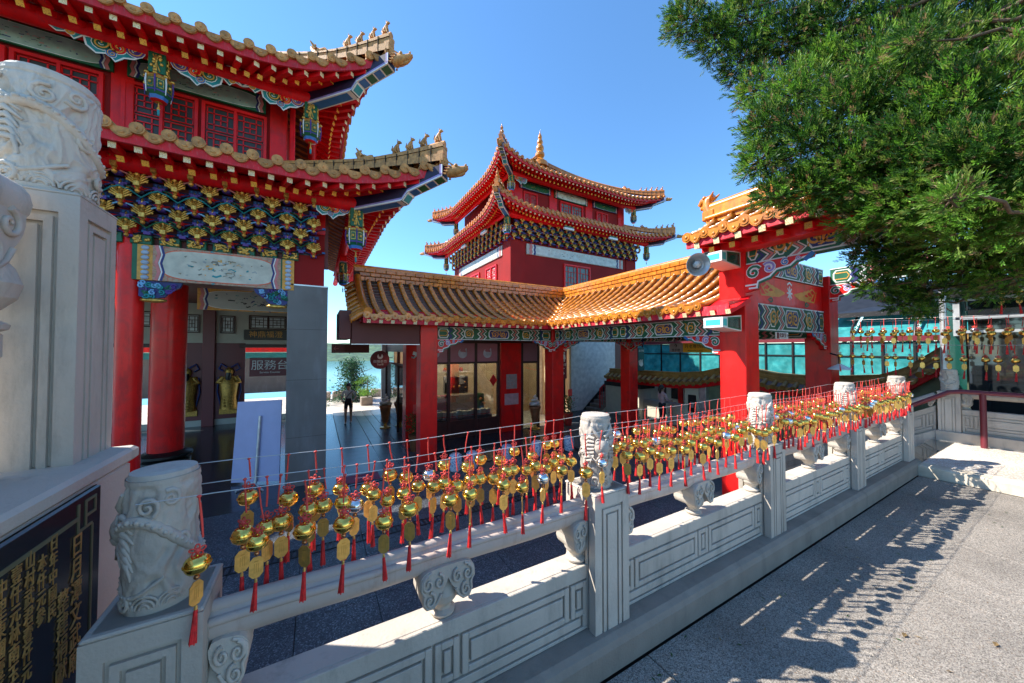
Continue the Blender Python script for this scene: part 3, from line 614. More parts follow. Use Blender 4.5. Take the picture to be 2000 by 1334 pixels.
        for j in range(1, 14):                   # dark joints
            o = os_[1]-(j*.28*k)/q
            if o < -inset: break
            jm = MB(); jm.ob(H(o, hz(o)+.13*k*crest(o)), Dn*.006, Sd*.124*k, V((0,0,.115*k*crest(o)))); jm.build('ridge_joint', m_mortar, ro)
        for j in range(figs):
            o = ot-.16*k-j*.30*k/q*1.15; obj('ridge_beast', beast_big if k > .9 else beast_small, ro, H(o, hz(o)+.31*k*crest(o)), (0, 0, ang+random.uniform(-.2, .2)), k*random.uniform(.7, .88))
        o = ot-.16*k-figs*.32*k/q*1.5
        m = MB(); hd = H(o, hz(o)); m.ell((0,0,.22*k), .16*k, .1*k, .2*k, 8, 6); m.tube([(.08*k,0,.26*k), (.24*k,0,.3*k), (.3*k,0,.22*k)], [.1*k,.07*k,.04*k], 8); m.tube([(-.05*k,0,.3*k), (-.16*k,0,.46*k), (-.05*k,0,.52*k)], [.08*k,.05*k,.02*k], 6)
        for sg in (-1, 1): m.tube([(.02*k, sg*.07*k, .34*k), (-.08*k, sg*.14*k, .5*k)], [.05*k, .015*k], 6)
        m.build('ridge_head', tmat, ro, loc=hd, rot=(0, 0, ang))
    return ro
def lantern_tree(s=1.):
    """hanging carved lotus post: green block with gilt flowers, hexagonal painted lantern, tassel"""
    a = MB(); a.bbox(-.13*s, .13*s, -.13*s, .13*s, 0, .42*s, .01)
    for i in range(4):
        t = PI/2*i; n = V((math.cos(t), math.sin(t), 0)); u = V((-n.y, n.x, 0))
        for q in range(9):
            x, z = random.uniform(-.08, .08)*s, random.uniform(.05, .36)*s; c = n*.135*s+u*x+V((0,0,z)); a.ell(c, .03*s, .03*s, .035*s, 6, 4, 1)
        for q in range(3): a.tube([n*.137*s+u*(-.05+.05*q)*s+V((0,0,.04*s)), n*.145*s+u*(.03-.04*q)*s+V((0,0,.36*s))], .012*s, 5, 1)
    b = MB(); pr = [(.10, 0), (.155, -.01), (.2, -.05), (.205, -.09), (.185, -.11), (.19, -.34), (.2, -.37), (.15, -.43), (.13, -.5), (.06, -.53), (.02, -.54)]
    b.lathe([(r_*s, z*s) for r_, z in pr[::-1]], (0,0,0), 8, 0, False, mis=[2,5,1,1,2,0,2,3,5,1][::-1])
    for i in range(8):
        t = 2*PI*(i+.5)/8; n = V((math.cos(t), math.sin(t), 0)); u = V((-n.y, n.x, 0)); c = n*.176*s+V((0,0,-.225*s))
        b.ob(c, u*.05*s, n*.012*s, Z_*.085*s, 1); b.ob(c+n*.008*s, u*.038*s, n*.012*s, Z_*.07*s, 2); b.ell(c+n*.022*s, .03*s, .03*s, .04*s, 6, 4, 1)
        t = 2*PI*i/8; n = V((math.cos(t), math.sin(t), 0)); b.tube([n*.205*s+V((0,0,-.06*s)), n*.215*s+V((0,0,-.2*s)), n*.2*s+V((0,0,-.42*s))], [.013*s, .016*s, .008*s], 5, 4 if i % 2 else 0)
        b.ell(n*.2*s+V((0,0,-.04*s)), .045*s, .045*s, .035*s, 6, 4, 1)
    c = MB(); c.lathe([(.005*s, -.8*s), (.02*s, -.78*s), (.022*s, -.68*s), (.03*s, -.66*s), (.012*s, -.62*s), (.01*s, -.54*s)], (0,0,0), 8, 0, mis=[0,0,1,1,1])
    return [('flower_block', a.mesh('flower_block', [m_green, m_gold]), (0,0,.0)), ('lantern_body', b.mesh('lantern_body', [m_purp, m_gold, m_green, m_blue, m_white, m_red]), (0,0,0)), ('pendant', c.mesh('pendant', [m_teal, m_ochre]), (0,0,0))]
LAN = lantern_tree(1.); LAN2 = lantern_tree(.85)
def lantern(par, loc, tree=LAN, rot=0.):
    st = MB(); st.bbox(-.11, .11, -.11, .11, .4, .62, .01); a = obj('lantern_hanger', st.mesh('lantern_hanger', m_redb), par, loc, (0,0,rot))
    for n_, me, off in tree:
        c = bpy.data.objects.new(n_, me); COL.objects.link(c); c.parent = a
    return a
def figure_mesh(s):
    """gilt carved bracket figure with pierced wings, facing -Y"""
    m = MB(); m.bbox(-.05*s, .05*s, -.04*s, .05*s, -.03*s, .05*s, .008*s, 0); m.lathe([(.03*s, .05*s), (.048*s, .07*s), (.03*s, .13*s), (.04*s, .16*s), (.015*s, .19*s)], (0,0,0), 7)
    m.ell((0, -.005*s, .215*s), .03*s, .03*s, .035*s, 7, 5); m.lathe([(.028*s, .24*s), (.012*s, .275*s), (.003*s, .285*s)], (0,0,0), 6)
    for sg in (-1, 1):
        m.tube([(sg*.03*s, -.01*s, .15*s), (sg*.06*s, -.04*s, .12*s), (sg*.03*s, -.06*s, .1*s)], .014*s, 5)
        for j in range(4): m.tube([(sg*.045*s, .0, (.02+.03*j)*s), (sg*(.12-.01*j)*s, -.015*s, (.05+.035*j)*s), (sg*(.17-.012*j)*s, 0, (.09+.03*j)*s)], [.016*s, .018*s, .006*s], 5)
        m.ell((sg*.14*s, 0, .06*s), .03*s, .014*s, .025*s, 6, 4)
    m.lathe([(.006*s, -.13*s), (.035*s, -.11*s), (.045*s, -.085*s), (.02*s, -.065*s), (.04*s, -.045*s), (.03*s, -.03*s)], (0, .02*s, 0), 8); return m
fig_me = figure_mesh(1.15).mesh('bracket_figure', m_gold)
def arm_mesh(s):
    """bracket arm with painted faces and small bearing blocks"""
    m = MB(); m.bbox(-.045*s, .045*s, -.12*s, .25*s, -.05*s, .02*s, .006, 0); m.bbox(-.06*s, .06*s, -.06*s, .06*s, -.1*s, -.05*s, .008, 1)
    for sg in (-1, 1): m.tube([(sg*.05*s, .0, -.03*s), (sg*.14*s, -.005, .01*s), (sg*.2*s, 0, .02*s)], [.014*s, .013*s, .011*s], 6, 2+(sg > 0)); m.bbox(sg*.2*s-.035*s, sg*.2*s+.035*s, -.03*s, .03*s, .02*s, .06*s, .005, 4)
    return m
arm_me = arm_mesh(1.0).mesh('bracket_arm', [m_red, m_dpurp, m_green, m_navy, m_purp]); arm_me2 = arm_mesh(1.0).mesh('bracket_arm', [m_red, m_purp, m_navy, m_dpurp, m_blue])
def dougong(par, o, T, N, n, dx, tiers, dz, dout, s=1.):
    """tiers of interlocked brackets stepping outward; o = lower left on the wall"""
    o = V(o); ang = math.atan2(N.y, N.x)+PI/2; L = n*dx
    bk = MB()
    for t in range(tiers):
        c = o+T*(L/2)+N*(dout*t-.12)+V((0,0,dz*t))
        bk.ob(c, T*L/2, N*.12, V((0,0,dz*.16)), 0); bk.ob(c+V((0,0,dz*.5))+N*.03, T*L/2, N*.04, V((0,0,dz*.17)), 1); bk.ob(c+N*.125+V((0,0,dz*.1)), T*L/2, N*.006, V((0,0,.014*s)), 2)
        bk.ob(c+V((0,0,dz*.3))-N*.02, T*L/2, N*.1, V((0,0,dz*.05)), 3)
    bk.build('bracket_beams', [m_black, m_brown, m_red, m_navy], par)
    for t in range(tiers):
        for i in range(n+(1 if t % 2 == 0 else 0)):
            p = o+T*(dx*(i+(0 if t % 2 == 0 else .5)))+N*(dout*t+.06)+V((0,0,dz*t))
            a = obj('bracket_arm', arm_me if t % 2 else arm_me2, par, p, (0,0,ang), s)
            f = bpy.data.objects.new('bracket_figure', fig_me); COL.objects.link(f); f.parent = a; f.location = (0, -.14, .02); q_ = random.uniform(.84, .95); f.scale = (q_*.82, q_, q_*1.1)
    for t in range(tiers):
        for i in range(n+(t % 2)):
            c = o+T*(dx*(i+(.5 if t % 2 == 0 else 0)))+N*(dout*t+.012)+V((0,0,dz*t+dz*.45)); km = MB()
            km.ob(c, T*dx*.2, N*.006, V((0,0,dz*.15)), 0); km.ob(c+V((0,0,-dz*.42))+N*.05, T*.05*s, N*.05, V((0,0,dz*.12)), 2)
            for q in range(3): km.ob(c+T*dx*(-.12+.12*q)+N*.008, T*dx*.028, N*.003, V((0,0,dz*.08)), 1)
            km.build('key_panel', [m_navy, m_blue, m_purp], par)
    # wavy painted ribs that weave between the figures
    for t in range(tiers-1):
        w_ = MB(); pts = []
        for i in range(n*4+1): pts.append(o+T*(dx*i/4)+N*(dout*t+.14+dout*(.5+.5*math.cos(PI*i/2)))+V((0,0,dz*(t+.38+.5*abs(math.cos(PI*i/4))))))
        w_.tube(pts, .016*s, 5); w_.build('painted_rib', [m_green, m_sky, m_teal, m_pink][t % 4], par)

# ------------------------------------------------------------------ painted beams, lattice windows
def painted_beam(par, o, T, N, L, H, mats=None, name='painted_beam', style=0, depth=.22, both=True):
    """beam with zigzag bands, key frames and gilt dragon curls; o = lower left end of the front face"""
    o = V(o); m = MB(); c = o+T*L/2-N*depth/2+V((0,0,H/2)); m.ob(c, T*L/2, N*depth/2, V((0,0,H/2)), 0)
    faces = [(o, T, N)] + ([(o+T*L-N*depth, -T, -N)] if both else [])
    for (q, t, n) in faces:
        def zig(x, wd, mi, lift):
            a = .055*H/.34*1.0; pts = [(x+(a if j % 2 else -a)*.8, H*(.04+.92*j/4)) for j in range(5)]
            m.ribbon([(x_+0, y_) for x_, y_ in pts], wd, q, t, Z_, n*lift, mi)
        m.ob(q+t*L/2+n*.004+V((0,0,H*.03)), t*L/2, n*.004, V((0,0,H*.025)), 1); m.ob(q+t*L/2+n*.004+V((0,0,H*.97)), t*L/2, n*.004, V((0,0,H*.025)), 1)
        reg = L/2
        bands = [(.10*L, 5, .05), (.135*L, 1, .03), (.165*L, 2, .045), (.195*L, 1, .025), (.30*L, 3, .045), (.33*L, 1, .03), (.355*L, 2, .045), (.38*L, 1, .025)]
        for x, mi, wd in bands:
            for xx in (x, L-x): zig(xx, wd*max(1., L/3.2)*(H/.34)**.3, mi, .006+.001*mi)
        def frame(x0, x1, mo, mi_):
            z0, z1 = H*.14, H*.86; e = .2*H
            P1 = [(x0+e*.6, z0), (x1-e*.6, z0), (x1, z0+e), (x1, z1-e), (x1-e*.6, z1), (x0+e*.6, z1), (x0, z1-e), (x0, z0+e)]
            m.prism(P1, q, t, Z_, n*.008, mo); s_ = .028
            P2 = [(x0+(x1-x0)/2+(a-(x0+x1)/2)*(1-2*s_/(x1-x0)), H/2+(b-H/2)*(1-2*s_/H)) for a, b in P1]; m.prism(P2, q, t, Z_, n*.011, mi_)
            return z0, z1
        frame(.41*L, .59*L, 1, 6); frame(.21*L, .285*L, 1, 3); frame(.715*L, .79*L, 1, 3); frame(.012*L, .09*L, 1, 3); frame(.91*L, .988*L, 1, 3)
        for (xc, sc) in ((.46*L, 1), (.54*L, -1), (.2475*L, 1), (.7525*L, -1)):       # coiling gilt dragons
            r_ = H*.27; p = spiral(xc, H*.5, r_, 1.5, .4, sc, 22); wds = [r_*.34*(.5+.5*math.sin(PI*min(1, i/20))) for i in range(23)]
            m.ribbon(p, wds, q, t, Z_, n*.0155, 4); m.ribbon([(xc+sc*r_*.8, H*.28), (xc+sc*r_*1.4, H*.5), (xc+sc*r_*1.1, H*.72), (xc+sc*r_*1.5, H*.8)], r_*.26, q, t, Z_, n*.0155, 4)
            for a in range(5): an = a*1.25; m.ribbon([(xc+r_*.9*math.cos(an), H*.5+r_*.9*math.sin(an)), (xc+r_*1.25*math.cos(an+.3), H*.5+r_*1.2*math.sin(an+.3))], r_*.16, q, t, Z_, n*.0145, 4)
        for xc in (.051*L, .949*L):
            m.ribbon([(xc-.028*L, H*.32), (xc+.02*L, H*.32), (xc+.03*L, H*.5), (xc+.02*L, H*.68), (xc-.028*L, H*.68)], .022, q, t, Z_, n*.0145, 4)
    return m.build(name, mats or [m_green, m_white, m_pink, m_green, m_ochre, m_navy, m_navy], par)
def queti(par, o, T, N, s, flip=1):
    """carved cloud bracket under a beam end: red ground, blue, green and white scrolls"""
    o = V(o); t = T*flip; m = MB(); out = [(0,0), (1,0), (.98,-.06), (.78,-.1), (.7,-.17), (.5,-.2), (.4,-.3), (.22,-.36), (.2,-.46), (0,-.5)]
    m.prism(out, o-N*.05, t*s, Z_*s, N*.1, 0); e = N*.053
    edge = out[1:-1]; m.ribbon(edge, .05, o, t*s, Z_*s, e, 3); m.ribbon([(a-.01, b+.03) for a, b in edge], .03, o, t*s, Z_*s, e+N*.002, 4)
    for (a, b, r_, k_, sg, a0) in ((.14, -.16, .12, 3, 1, .5), (.38, -.12, .1, 1, -1, 2.5), (.62, -.07, .06, 2, 1, 1.), (.8, -.04, .04, 1, -1, 0)):
        p = spiral(a, b, r_, 1.4, a0, sg, 16); m.ribbon(p, r_*.6, o, t*s, Z_*s, e+N*.001, 4); m.ribbon(p, r_*.36, o, t*s, Z_*s, e+N*.004, k_)
    m.ribbon([(.0, -.38), (.2, -.38), (.2, -.44), (.06, -.44)], .03, o, t*s, Z_*s, e+N*.003, 4); m.ribbon([(.88, -.1), (1.0, .0)], .07, o, t*s, Z_*s, e+N*.004, 2)
    return m.build('carved_bracket', [m_red, m_lav, m_blue, m_green, m_white], par)
def lattice(par, o, T, N, W, H, bars=m_red, back=None, cols=1, fr=.06, pane=None):
    """window: frame, dark pane, keyed lattice bars"""
    o = V(o); m = MB()
    for (a, b, c, d) in ((0, W, 0, fr), (0, W, H-fr, H), (0, fr, fr, H-fr), (W-fr, W, fr, H-fr)): m.ob(o+T*(a+b)/2+N*.0+V((0,0,(c+d)/2)), T*(b-a)/2, N*.045, V((0,0,(d-c)/2)))
    for i in range(1, cols): x = fr+(W-2*fr)*i/cols; m.ob(o+T*x+V((0,0,H/2)), T*.025, N*.04, V((0,0,H/2-fr)))
    wo = m.build('window', bars, par); m = MB(); m.ob(o+T*W/2-N*.03+V((0,0,H/2)), T*(W/2-fr), N*.004, V((0,0,H/2-fr))); m.build('pane', back or m_olive, wo)
    m = MB(); cw = (W-2*fr)/cols; b_ = .011
    def ln(a, b):
        pa, pb = o+T*a[0]+V((0,0,a[1])), o+T*b[0]+V((0,0,b[1])); d = (pb-pa); m.bar(pa-N*.01, pb-N*.01, .022, .022, 0, None, up=N)
    for i in range(cols):
        x0 = fr+cw*i+.03; x1 = fr+cw*(i+1)-.03
        nv = max(1, round((H-2*fr)/cw/1.1))
        for j in range(nv):
            z0 = fr+(H-2*fr)*j/nv+.03; z1 = fr+(H-2*fr)*(j+1)/nv-.03; xm, zm = (x0+x1)/2, (z0+z1)/2; a, b = (x1-x0)/4, (z1-z0)/4
            for g in (((x0, zm-b), (x1, zm-b)), ((x0, zm+b), (x1, zm+b)), ((xm-a, z0), (xm-a, z1)), ((xm+a, z0), (xm+a, z1)), ((xm-a, zm), (xm+a, zm)), ((xm, zm-b), (xm, zm+b)), ((x0, z0), (x1, z0)), ((x0, z1), (x1, z1)), ((x0, z0), (x0, z1)), ((x1, z0), (x1, z1))): ln(*g)
    m.build('lattice', bars, wo); return wo

# ------------------------------------------------------------------ big hall on the left
HX, HY = .2, 9.15
hall = thing('temple_hall', 'large two-tiered red temple hall with ochre tiled eaves on the left', 'temple', (-3, 12, ZC))
roof(hall, 'lower_', -18, HX, HY, 19, 1.4, .79, 5.14, .46, 3.4, 6.02, .95, ('F', 'R'), .375, .082, .30, 1., {'F': (11.6, 99), 'R': (-9, 9.5)}, m_tilew, ('FR',), .55, 4)
UX, UY = -.75, 10.1
roof(hall, 'upper_', -18, UX, UY, 21, 1.4, .79, 7.86, .46, 3.2, 12.9, 5.45, ('F', 'R'), .375, .082, .30, 1., {'F': (10.6, 99), 'R': (-9, 99)}, m_tilew, ('FR',), .55, 4, ca=.08)
m = MB(); m.add([(-18, 15.5, 12.9), (-6.2, 15.5, 12.9), (.6, 22.4, 7.9), (-18, 22.4, 7.9)], [(0,1,2,3)]); m.add([(-18, 8.9, 7.85), (-12, 8.9, 7.85), (-12, 15.5, 12.9), (-18, 15.5, 12.9)], [(0,1,2,3)]); m.box(-18, -6.2, 15.35, 15.65, 12.8, 13.4); m.build('rear_roof', m_pan, hall)
m = MB(); m.box(-18, .1, 18.4, 18.6, 3.5, 7.9); m.box(-.02, .1, 10, 18.6, 3.5, 5.3); m.build('rear_wall', m_redwall, hall)
# upper storey wall, pillars, lattice windows and painted panels
m = MB(); m.box(-14, UX-.02, UY+.02, UY+.2, 5.6, 7.9); m.box(UX-.2, UX-.02, UY+.2, 18, 5.6, 7.9); m.build('upper_wall', m_redwall, hall)
for x in (UX-.32, UX-3.0, UX-5.6): m = MB(); m.bbox(x, x+.34, UY-.04, UY+.2, 5.6, 7.75, .01); m.build('upper_pillar', m_red, hall)
m = MB(); m.tube([(UX+.15, UY-.1, 6.0), (UX+.15, UY-.1, 8.2)], .06, 10); m.build('pipe', m_redb, hall)
lattice(hall, (UX-1.58, UY-.01, 6.0), X_, -Y_, 1.2, 1.28, m_red, m_olive, 2); lattice(hall, (UX-2.84, UY-.01, 6.0), X_, -Y_, 1.2, 1.28, m_red, m_olive, 2)
lattice(hall, (UX-4.3, UY-.01, 6.0), X_, -Y_, 1.2, 1.28, m_red, m_olive, 2); lattice(hall, (UX-5.55, UY-.01, 6.0), X_, -Y_, 1.2, 1.28, m_red, m_olive, 2)
def scene_panel(par, o, T, N, W, H, ground, inks, name='painted_panel', edge=None, rim=m_white):
    """painted board: coloured border, white scalloped rim, pale picture field with brushwork"""
    o = V(o); m = MB(); m.ob(o+T*W/2+V((0,0,H/2)), T*W/2, N*.03, V((0,0,H/2)), 0)
    def sc(a, b, c): 
        P = []; 
        for i in range(28):
            t = 2*PI*i/28; P.append((W/2+a*W/2*abs(math.cos(t))**.45*(1 if math.cos(t) > 0 else -1), H/2+b*H/2*abs(math.sin(t))**.6*(1 if math.sin(t) > 0 else -1)))
        m.prism(P, o+N*.03, T, Z_, N*c[0], c[1])
    sc(.9, .9, (.006, 1)); sc(.885, .85, (.010, 2))
    rr = random.Random(W*7+H)
    for i in range(70):
        a, b = W*rr.gauss(.5, .17), H*rr.uniform(.2, .78); l = H*rr.uniform(.03, .12)
        if not .1 < a/W < .88: continue
        p = [(a, b), (a+l*rr.uniform(-.6, 1), b+l*rr.uniform(-.3, .5)), (a+2*l*rr.uniform(-.4, 1), b+l*rr.uniform(-.2, .6))]
        m.ribbon(p, l*rr.uniform(.15, .5), o+N*.03, T, Z_, N*(.0125+.0001*i), 3+rr.randrange(len(inks)))
    for i in range(22):
        t = 2*PI*i/22; p = spiral(W/2+.92*W/2*math.cos(t), H/2+.9*H/2*math.sin(t), H*.06, 1.2, t, 1, 8); m.ribbon(p, H*.03, o+N*.03, T, Z_, N*.005, 3+i % len(inks))
    nk = 3+len(inks)
    for sg, x0 in ((1, 0.), (-1, W)):
        for q, (dx, wd, mi) in enumerate(((.035, .03, nk), (.055, .012, nk+1), (.07, .02, nk+2))):
            m.ribbon([(x0+sg*(W*dx+(.02 if j % 2 else -.02)*min(1, H*2)), H*j/4) for j in range(5)], W*wd*.8, o+N*.03, T, Z_, N*(.0105+.0006*q), mi)
    return m.build(name, [ground, rim, edge or m_ivory]+inks+[m_pink, m_white, m_navy], par)
for x in (UX-2.75, UX-5.3): scene_panel(hall, (x, UY-.06, 7.34), X_, -Y_, 2.35, .42, m_green, [m_pink, m_green, m_navy], edge=M('pale_green_field', (.3, .42, .36), .5))
lantern(hall, (-.2, 9.56, 7.2)); lantern(hall, (-2.87, 9.52, 7.2)); lantern(hall, (.745, 8.6, 4.45)); lantern(hall, (.745, 13.2, 4.3), LAN2)
for (o_, fl) in (((-.33, 9.5, 7.66), -1), ((-2.7, 9.5, 7.66), 1), ((-3.05, 9.5, 7.66), -1)):
    m = MB(); curl_relief(m, o_, X_, Z_, -Y_, .85, (0, 1, 2, 3), fl); curl_relief(m, V(o_)+X_*fl*.6+Z_*.14-Y_*.01, X_, Z_, -Y_, .72, (2, 3, 7, 1), fl); m.build('cloud_carving', DEC, hall)
m = MB(); curl_relief(m, (.62, 8.6, 4.92), X_, Z_, -Y_, .7, (0, 1, 2, 3), -1); m.build('cloud_carving', DEC, hall)
# wall above the lower roof between the storeys, pagoda charm lights on the sill
for x in (-2.55, -2.42, -.62+UX+.1, UX-.5):
    m = MB(); m.lathe([(.05, 0), (.055, .02), (.035, .1), (.045, .12), (.012, .2), (.003, .24)], (x, UY-.12, 6.02), 8); m.build('sill_lamp', M('violet_plastic', (.5, .03, .45), .3), hall)
# lower storey front: columns, brackets, painted beam, corner pillar
m = MB(); m.tube([(-3.15, 9.35, ZC), (-3.15, 9.35, 4.6)], .19, 24); m.build('column', m_red, hall)
m = MB(); m.bbox(-.6, .2, HY, HY+.78, ZC, 3.1, .006); pc = m.build('corner_pillar', m_grey, hall)
m = MB(); m.box(-.61, .21, HY-.01, HY+.8, 3.1, 3.13); m.build('steel_trim', m_steel, pc)
for z in (-.35, .95, 2.1): m = MB(); m.box(-.602, .202, HY-.002, HY+.1, z, z+.006); m.build('panel_joint', m_dkmetal, pc)
m = MB(); m.bbox(-.55, .12, HY+.03, HY+.7, 3.13, 4.34, .006); m.build('pillar_head', m_redwall, hall)
m = MB(); m.bbox(-.56, .13, HY+.02, HY+.7, 4.345, 5.0, .006); m.build('pillar_cap', m_red, hall)
dougong(hall, (-3.6, HY+.02, 3.86), X_, -Y_, 7, .5, 5, .245, .12, 1.)
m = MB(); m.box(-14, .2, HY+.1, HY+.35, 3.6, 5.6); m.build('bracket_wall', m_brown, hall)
for i in range(8):
    m = MB(); x = -3.5+i*.4; m.bbox(x, x+.3, HY-.03, HY+.1, 3.66, 3.84, .01, 1)
    for q in range(12): m.ell((x+random.uniform(.03, .27), HY-.04, 3.75+random.uniform(-.06, .06)), random.uniform(.02, .05), .025, random.uniform(.015, .04), 6, 4, 0)
    for q in range(4): m.tube([(x+random.uniform(.03, .27), HY-.045, 3.69), (x+random.uniform(.03, .27), HY-.06, 3.75), (x+random.uniform(.03, .27), HY-.045, 3.82)], .014, 5, 0)
    m.build('gilt_relief', [m_gold, m_green], hall)
scene_panel(hall, (-2.78, HY, 2.98), X_, -Y_, 2.05, .68, M('floral_ground', (.42, .3, .2), .6, col2=(.5, .16, .1), scale=14), [M('ink_wash', (.2, .2, .16), .6), m_teal, M('sepia_wash', (.33, .26, .16), .6), M('grey_wash', (.36, .38, .36), .6), m_ochre], edge=M('aged_ivory_field', (.56, .53, .42), .5, var=.2, scale=5), rim=m_orange)
for x in (-2.98, -.68):
    m = MB(); m.box(x-.02, x+.2, HY-.01, HY+.2, 2.98, 3.66, 1)
    for j in range(7): m.ell((x+.09, HY-.02, 3.03+j*.095), .06, .03, .045, 10, 6, 0)
    m.box(x-.09, x-.02, HY-.01, HY+.2, 2.98, 3.66, 2); m.build('beaded_border', [M('pearl_blue', (.4, .5, .62), .4), m_ochre, m_green], hall)
for (x, fl) in ((-2.98, 1), (-.6, -1)):           # carved cloud corner brackets
    m = MB(); out = [(0,0), (.62,0), (.58,-.1), (.42,-.2), (.36,-.3), (.12,-.36), (0,-.3)]
    m.prism(out, (x, HY+.1, 2.97), X_*fl, Z_, -Y_*.08, 1)
    for q in range(26):
        a, b = random.uniform(.02, .5), -random.uniform(.02, .3)
        if b < -.34+.5*a*.5: continue
        p = spiral(a, b, .055, 1.3, random.uniform(0, 6), 1, 10); m.tube([(x+fl*u, HY+.015-.004*q % .02, 2.97+v) for u, v in p], .016, 5, 2+q % 4)
    m.ell((x+fl*.2, HY+.05, 2.6), .2, .06, .05, 8, 5, 6); m.build('cloud_bracket_carving', [m_green, m_navy, m_teal, m_purp, m_green, m_sky, m_gold], hall)
# inner beam, round column, back wall with relief doors
scene_panel(hall, (-2.9, 12.5, 2.75), X_, -Y_, 2.9, .6, m_ochre, [m_teal, m_black, m_navy], edge=m_ivory)
rc = MB(); rc.tube([(-3.5, 12.6, ZC+.3), (-3.48, 12.6, 3.4)], .36, 32); col_o = rc.build('round_column', m_red, hall)
m = MB(); m.lathe([(.5, 0), (.5, .16), (.42, .18), (.44, .2), (.54, .26), (.54, .32), (.42, .38), (.36, .4)], (-3.5, 12.6, ZC), 32); m.build('column_base', m_black, col_o)
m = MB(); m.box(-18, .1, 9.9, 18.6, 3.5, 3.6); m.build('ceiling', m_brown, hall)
BW = 18.2
m = MB()
for (a, b, c, d) in ((-18, -6.55, ZC, 3.5), (-5.2, -2.72, ZC, 3.5), (-6.55, -5.2, 1.75, 3.5), (-2.72, -1.0, 1.75, 3.5), (-1.0, .1, ZC, 3.5), (-6.55, -5.2, ZC, -1.2), (-2.72, -1.0, ZC, -1.2)): m.box(a, b, BW, BW+.2, c, d)
m.build('back_wall', m_ivory, hall)
m = MB(); m.box(-.02, .12, 10.0, BW, ZC, 3.5); m.build('side_wall', m_ivory, hall)
for x in (-4.45, -3.15):                           # door god reliefs
    m = MB(); m.bbox(x-.5, x+.5, BW-.06, BW+.0, ZC+.25, 1.9, .01); dr = m.build('relief_door', m_maroon, hall)
    m = MB(); z0 = ZC+.45; m.bbox(x-.32, x+.32, BW-.12, BW-.06, z0-.02, z0+.22, .01, 0)
    m.tube([(x, BW-.1, z0+.22), (x, BW-.14, z0+.7), (x, BW-.15, z0+1.2), (x, BW-.12, z0+1.55)], [.3, .26, .32, .16], 12, 0); m.ell((x, BW-.16, z0+1.72), .14, .12, .18, 10, 8, 0)
    m.tube([(x, BW-.28, z0+1.68), (x, BW-.3, z0+1.45), (x, BW-.27, z0+1.2)], [.09, .1, .03], 8, 1)
    for sg in (-1, 1):
        m.tube([(x+sg*.2, BW-.14, z0+1.5), (x+sg*.34, BW-.2, z0+1.3), (x+sg*.12, BW-.26, z0+1.25)], [.1, .09, .07], 8, 0); m.tube([(x+sg*.06, BW-.16, z0+1.9), (x+sg*.26, BW-.14, z0+2.05), (x+sg*.34, BW-.12, z0+1.85), (x+sg*.2, BW-.12, z0+1.75)], .035, 6, 2)
        m.tube([(x+sg*.34, BW-.12, z0+1.5), (x+sg*.38, BW-.12, z0+.9), (x+sg*.25, BW-.12, z0+.3)], .03, 6, 2)
        for j in range(7): m.ell((x+sg*.1, BW-.38+.01*j, z0+.35+j*.12), .06, .04, .05, 6, 4, 0)
    m.build('gilt_guardian', [m_oldgilt, m_black, m_navy], dr)
m = MB(); m.bbox(-4.0, -3.62, BW-.2, BW+.02, ZC, 3.3, .01); m.build('pilaster', m_maroon, hall)
wl = M('bright_paper_pane', (.7, .75, .8), .5)
for (x, w_, h_, z) in ((-4.62, .5, .75, 2.3), (-3.5, .5, .75, 2.3), (-2.55, 1.35, .6, 2.5), (-6.4, .9, .6, 2.5)): lattice(hall, (x, BW-.03, z), X_, -Y_, w_, h_, m_wood, wl, 2 if w_ > 1 else 1, .05)
for (x, w_) in ((-2.75, 1.8), (-6.7, 1.5)): m = MB(); m.bbox(x-.1, x+w_+.1, BW-.1, BW+.02, 1.72, 1.86, .01); m.build('door_lintel', m_wood, hall)
sg_ = thing('black_name_board', 'black name board with gold characters over the far hall doorway', 'signboard', (-1.9, 18.1, 2.05)); m = MB(); m.bbox(-2.7, -1.15, BW-.16, BW-.08, 2.05, 2.48, .02); m.build('board', m_black, sg_)
text('神鼎福澄', .3, m_ochre, 'characters', sg_, (-1.93, BW-.163, 2.27), X_, Z_)
# ------------------------------------------------------------------ square tower behind the walkways
TX0, TX1, TY0, TY1 = 7.9, 16.5, 14.0, 21.6
tower = thing('temple_tower', 'square two-tiered red pavilion tower with pointed roof in the middle', 'tower', (12.2, 17.8, ZC))
roof(tower, 'lower_', TX0, TX1, TY0, TY1, 1.15, .45, 8.0, .34, 3.4, 8.95, .5, ('F', 'L'), .3, .07, .25, .85, {}, m_tile, ('FL', 'FR', 'BL'), .45, 4, bmesh=dragon_me2)
roof(tower, 'upper_', TX0+.45, TX1-.45, TY0+.45, TY1-.45, 1.2, .45, 10.22, .36, 3.2, 13.6, 3.5, ('F', 'L'), .3, .07, .25, .85, {}, m_tile, ('FL', 'FR', 'BL'), .4, 5, bmesh=dragon_me2)
m = MB(); m.box(TX0+.05, TX1-.05, TY0+.05, TY1-.05, 2.5, 8.1); m.box(TX0+.5, TX1-.5, TY0+.5, TY1-.5, 8.1, 10.4); m.build('wall', m_redwall, tower)
for (x, y) in ((TX0, TY0), (TX1-.8, TY0), (TX0, TY1-.8)): m = MB(); m.bbox(x, x+.8, y, y+.8, 2.5, 7.6, .01); m.build('corner_pier', m_redwall, tower)
for (x, y) in ((TX0+.45, TY0+.45), (TX1-.95, TY0+.45), (TX0+2.6, TY0+.45), (TX0+5.1, TY0+.45)): m = MB(); m.bbox(x, x+.5, y, y+.5, 8.1, 10.2, .01); m.build('upper_pier', m_red, tower)
dougong(tower, (TX0+.1, TY0+.0, 6.95), X_, -Y_, 16, .525, 4, .22, .1, .85); dougong(tower, (TX0, TY1-.1, 6.95), -Y_, -X_, 14, .515, 4, .22, .1, .85)
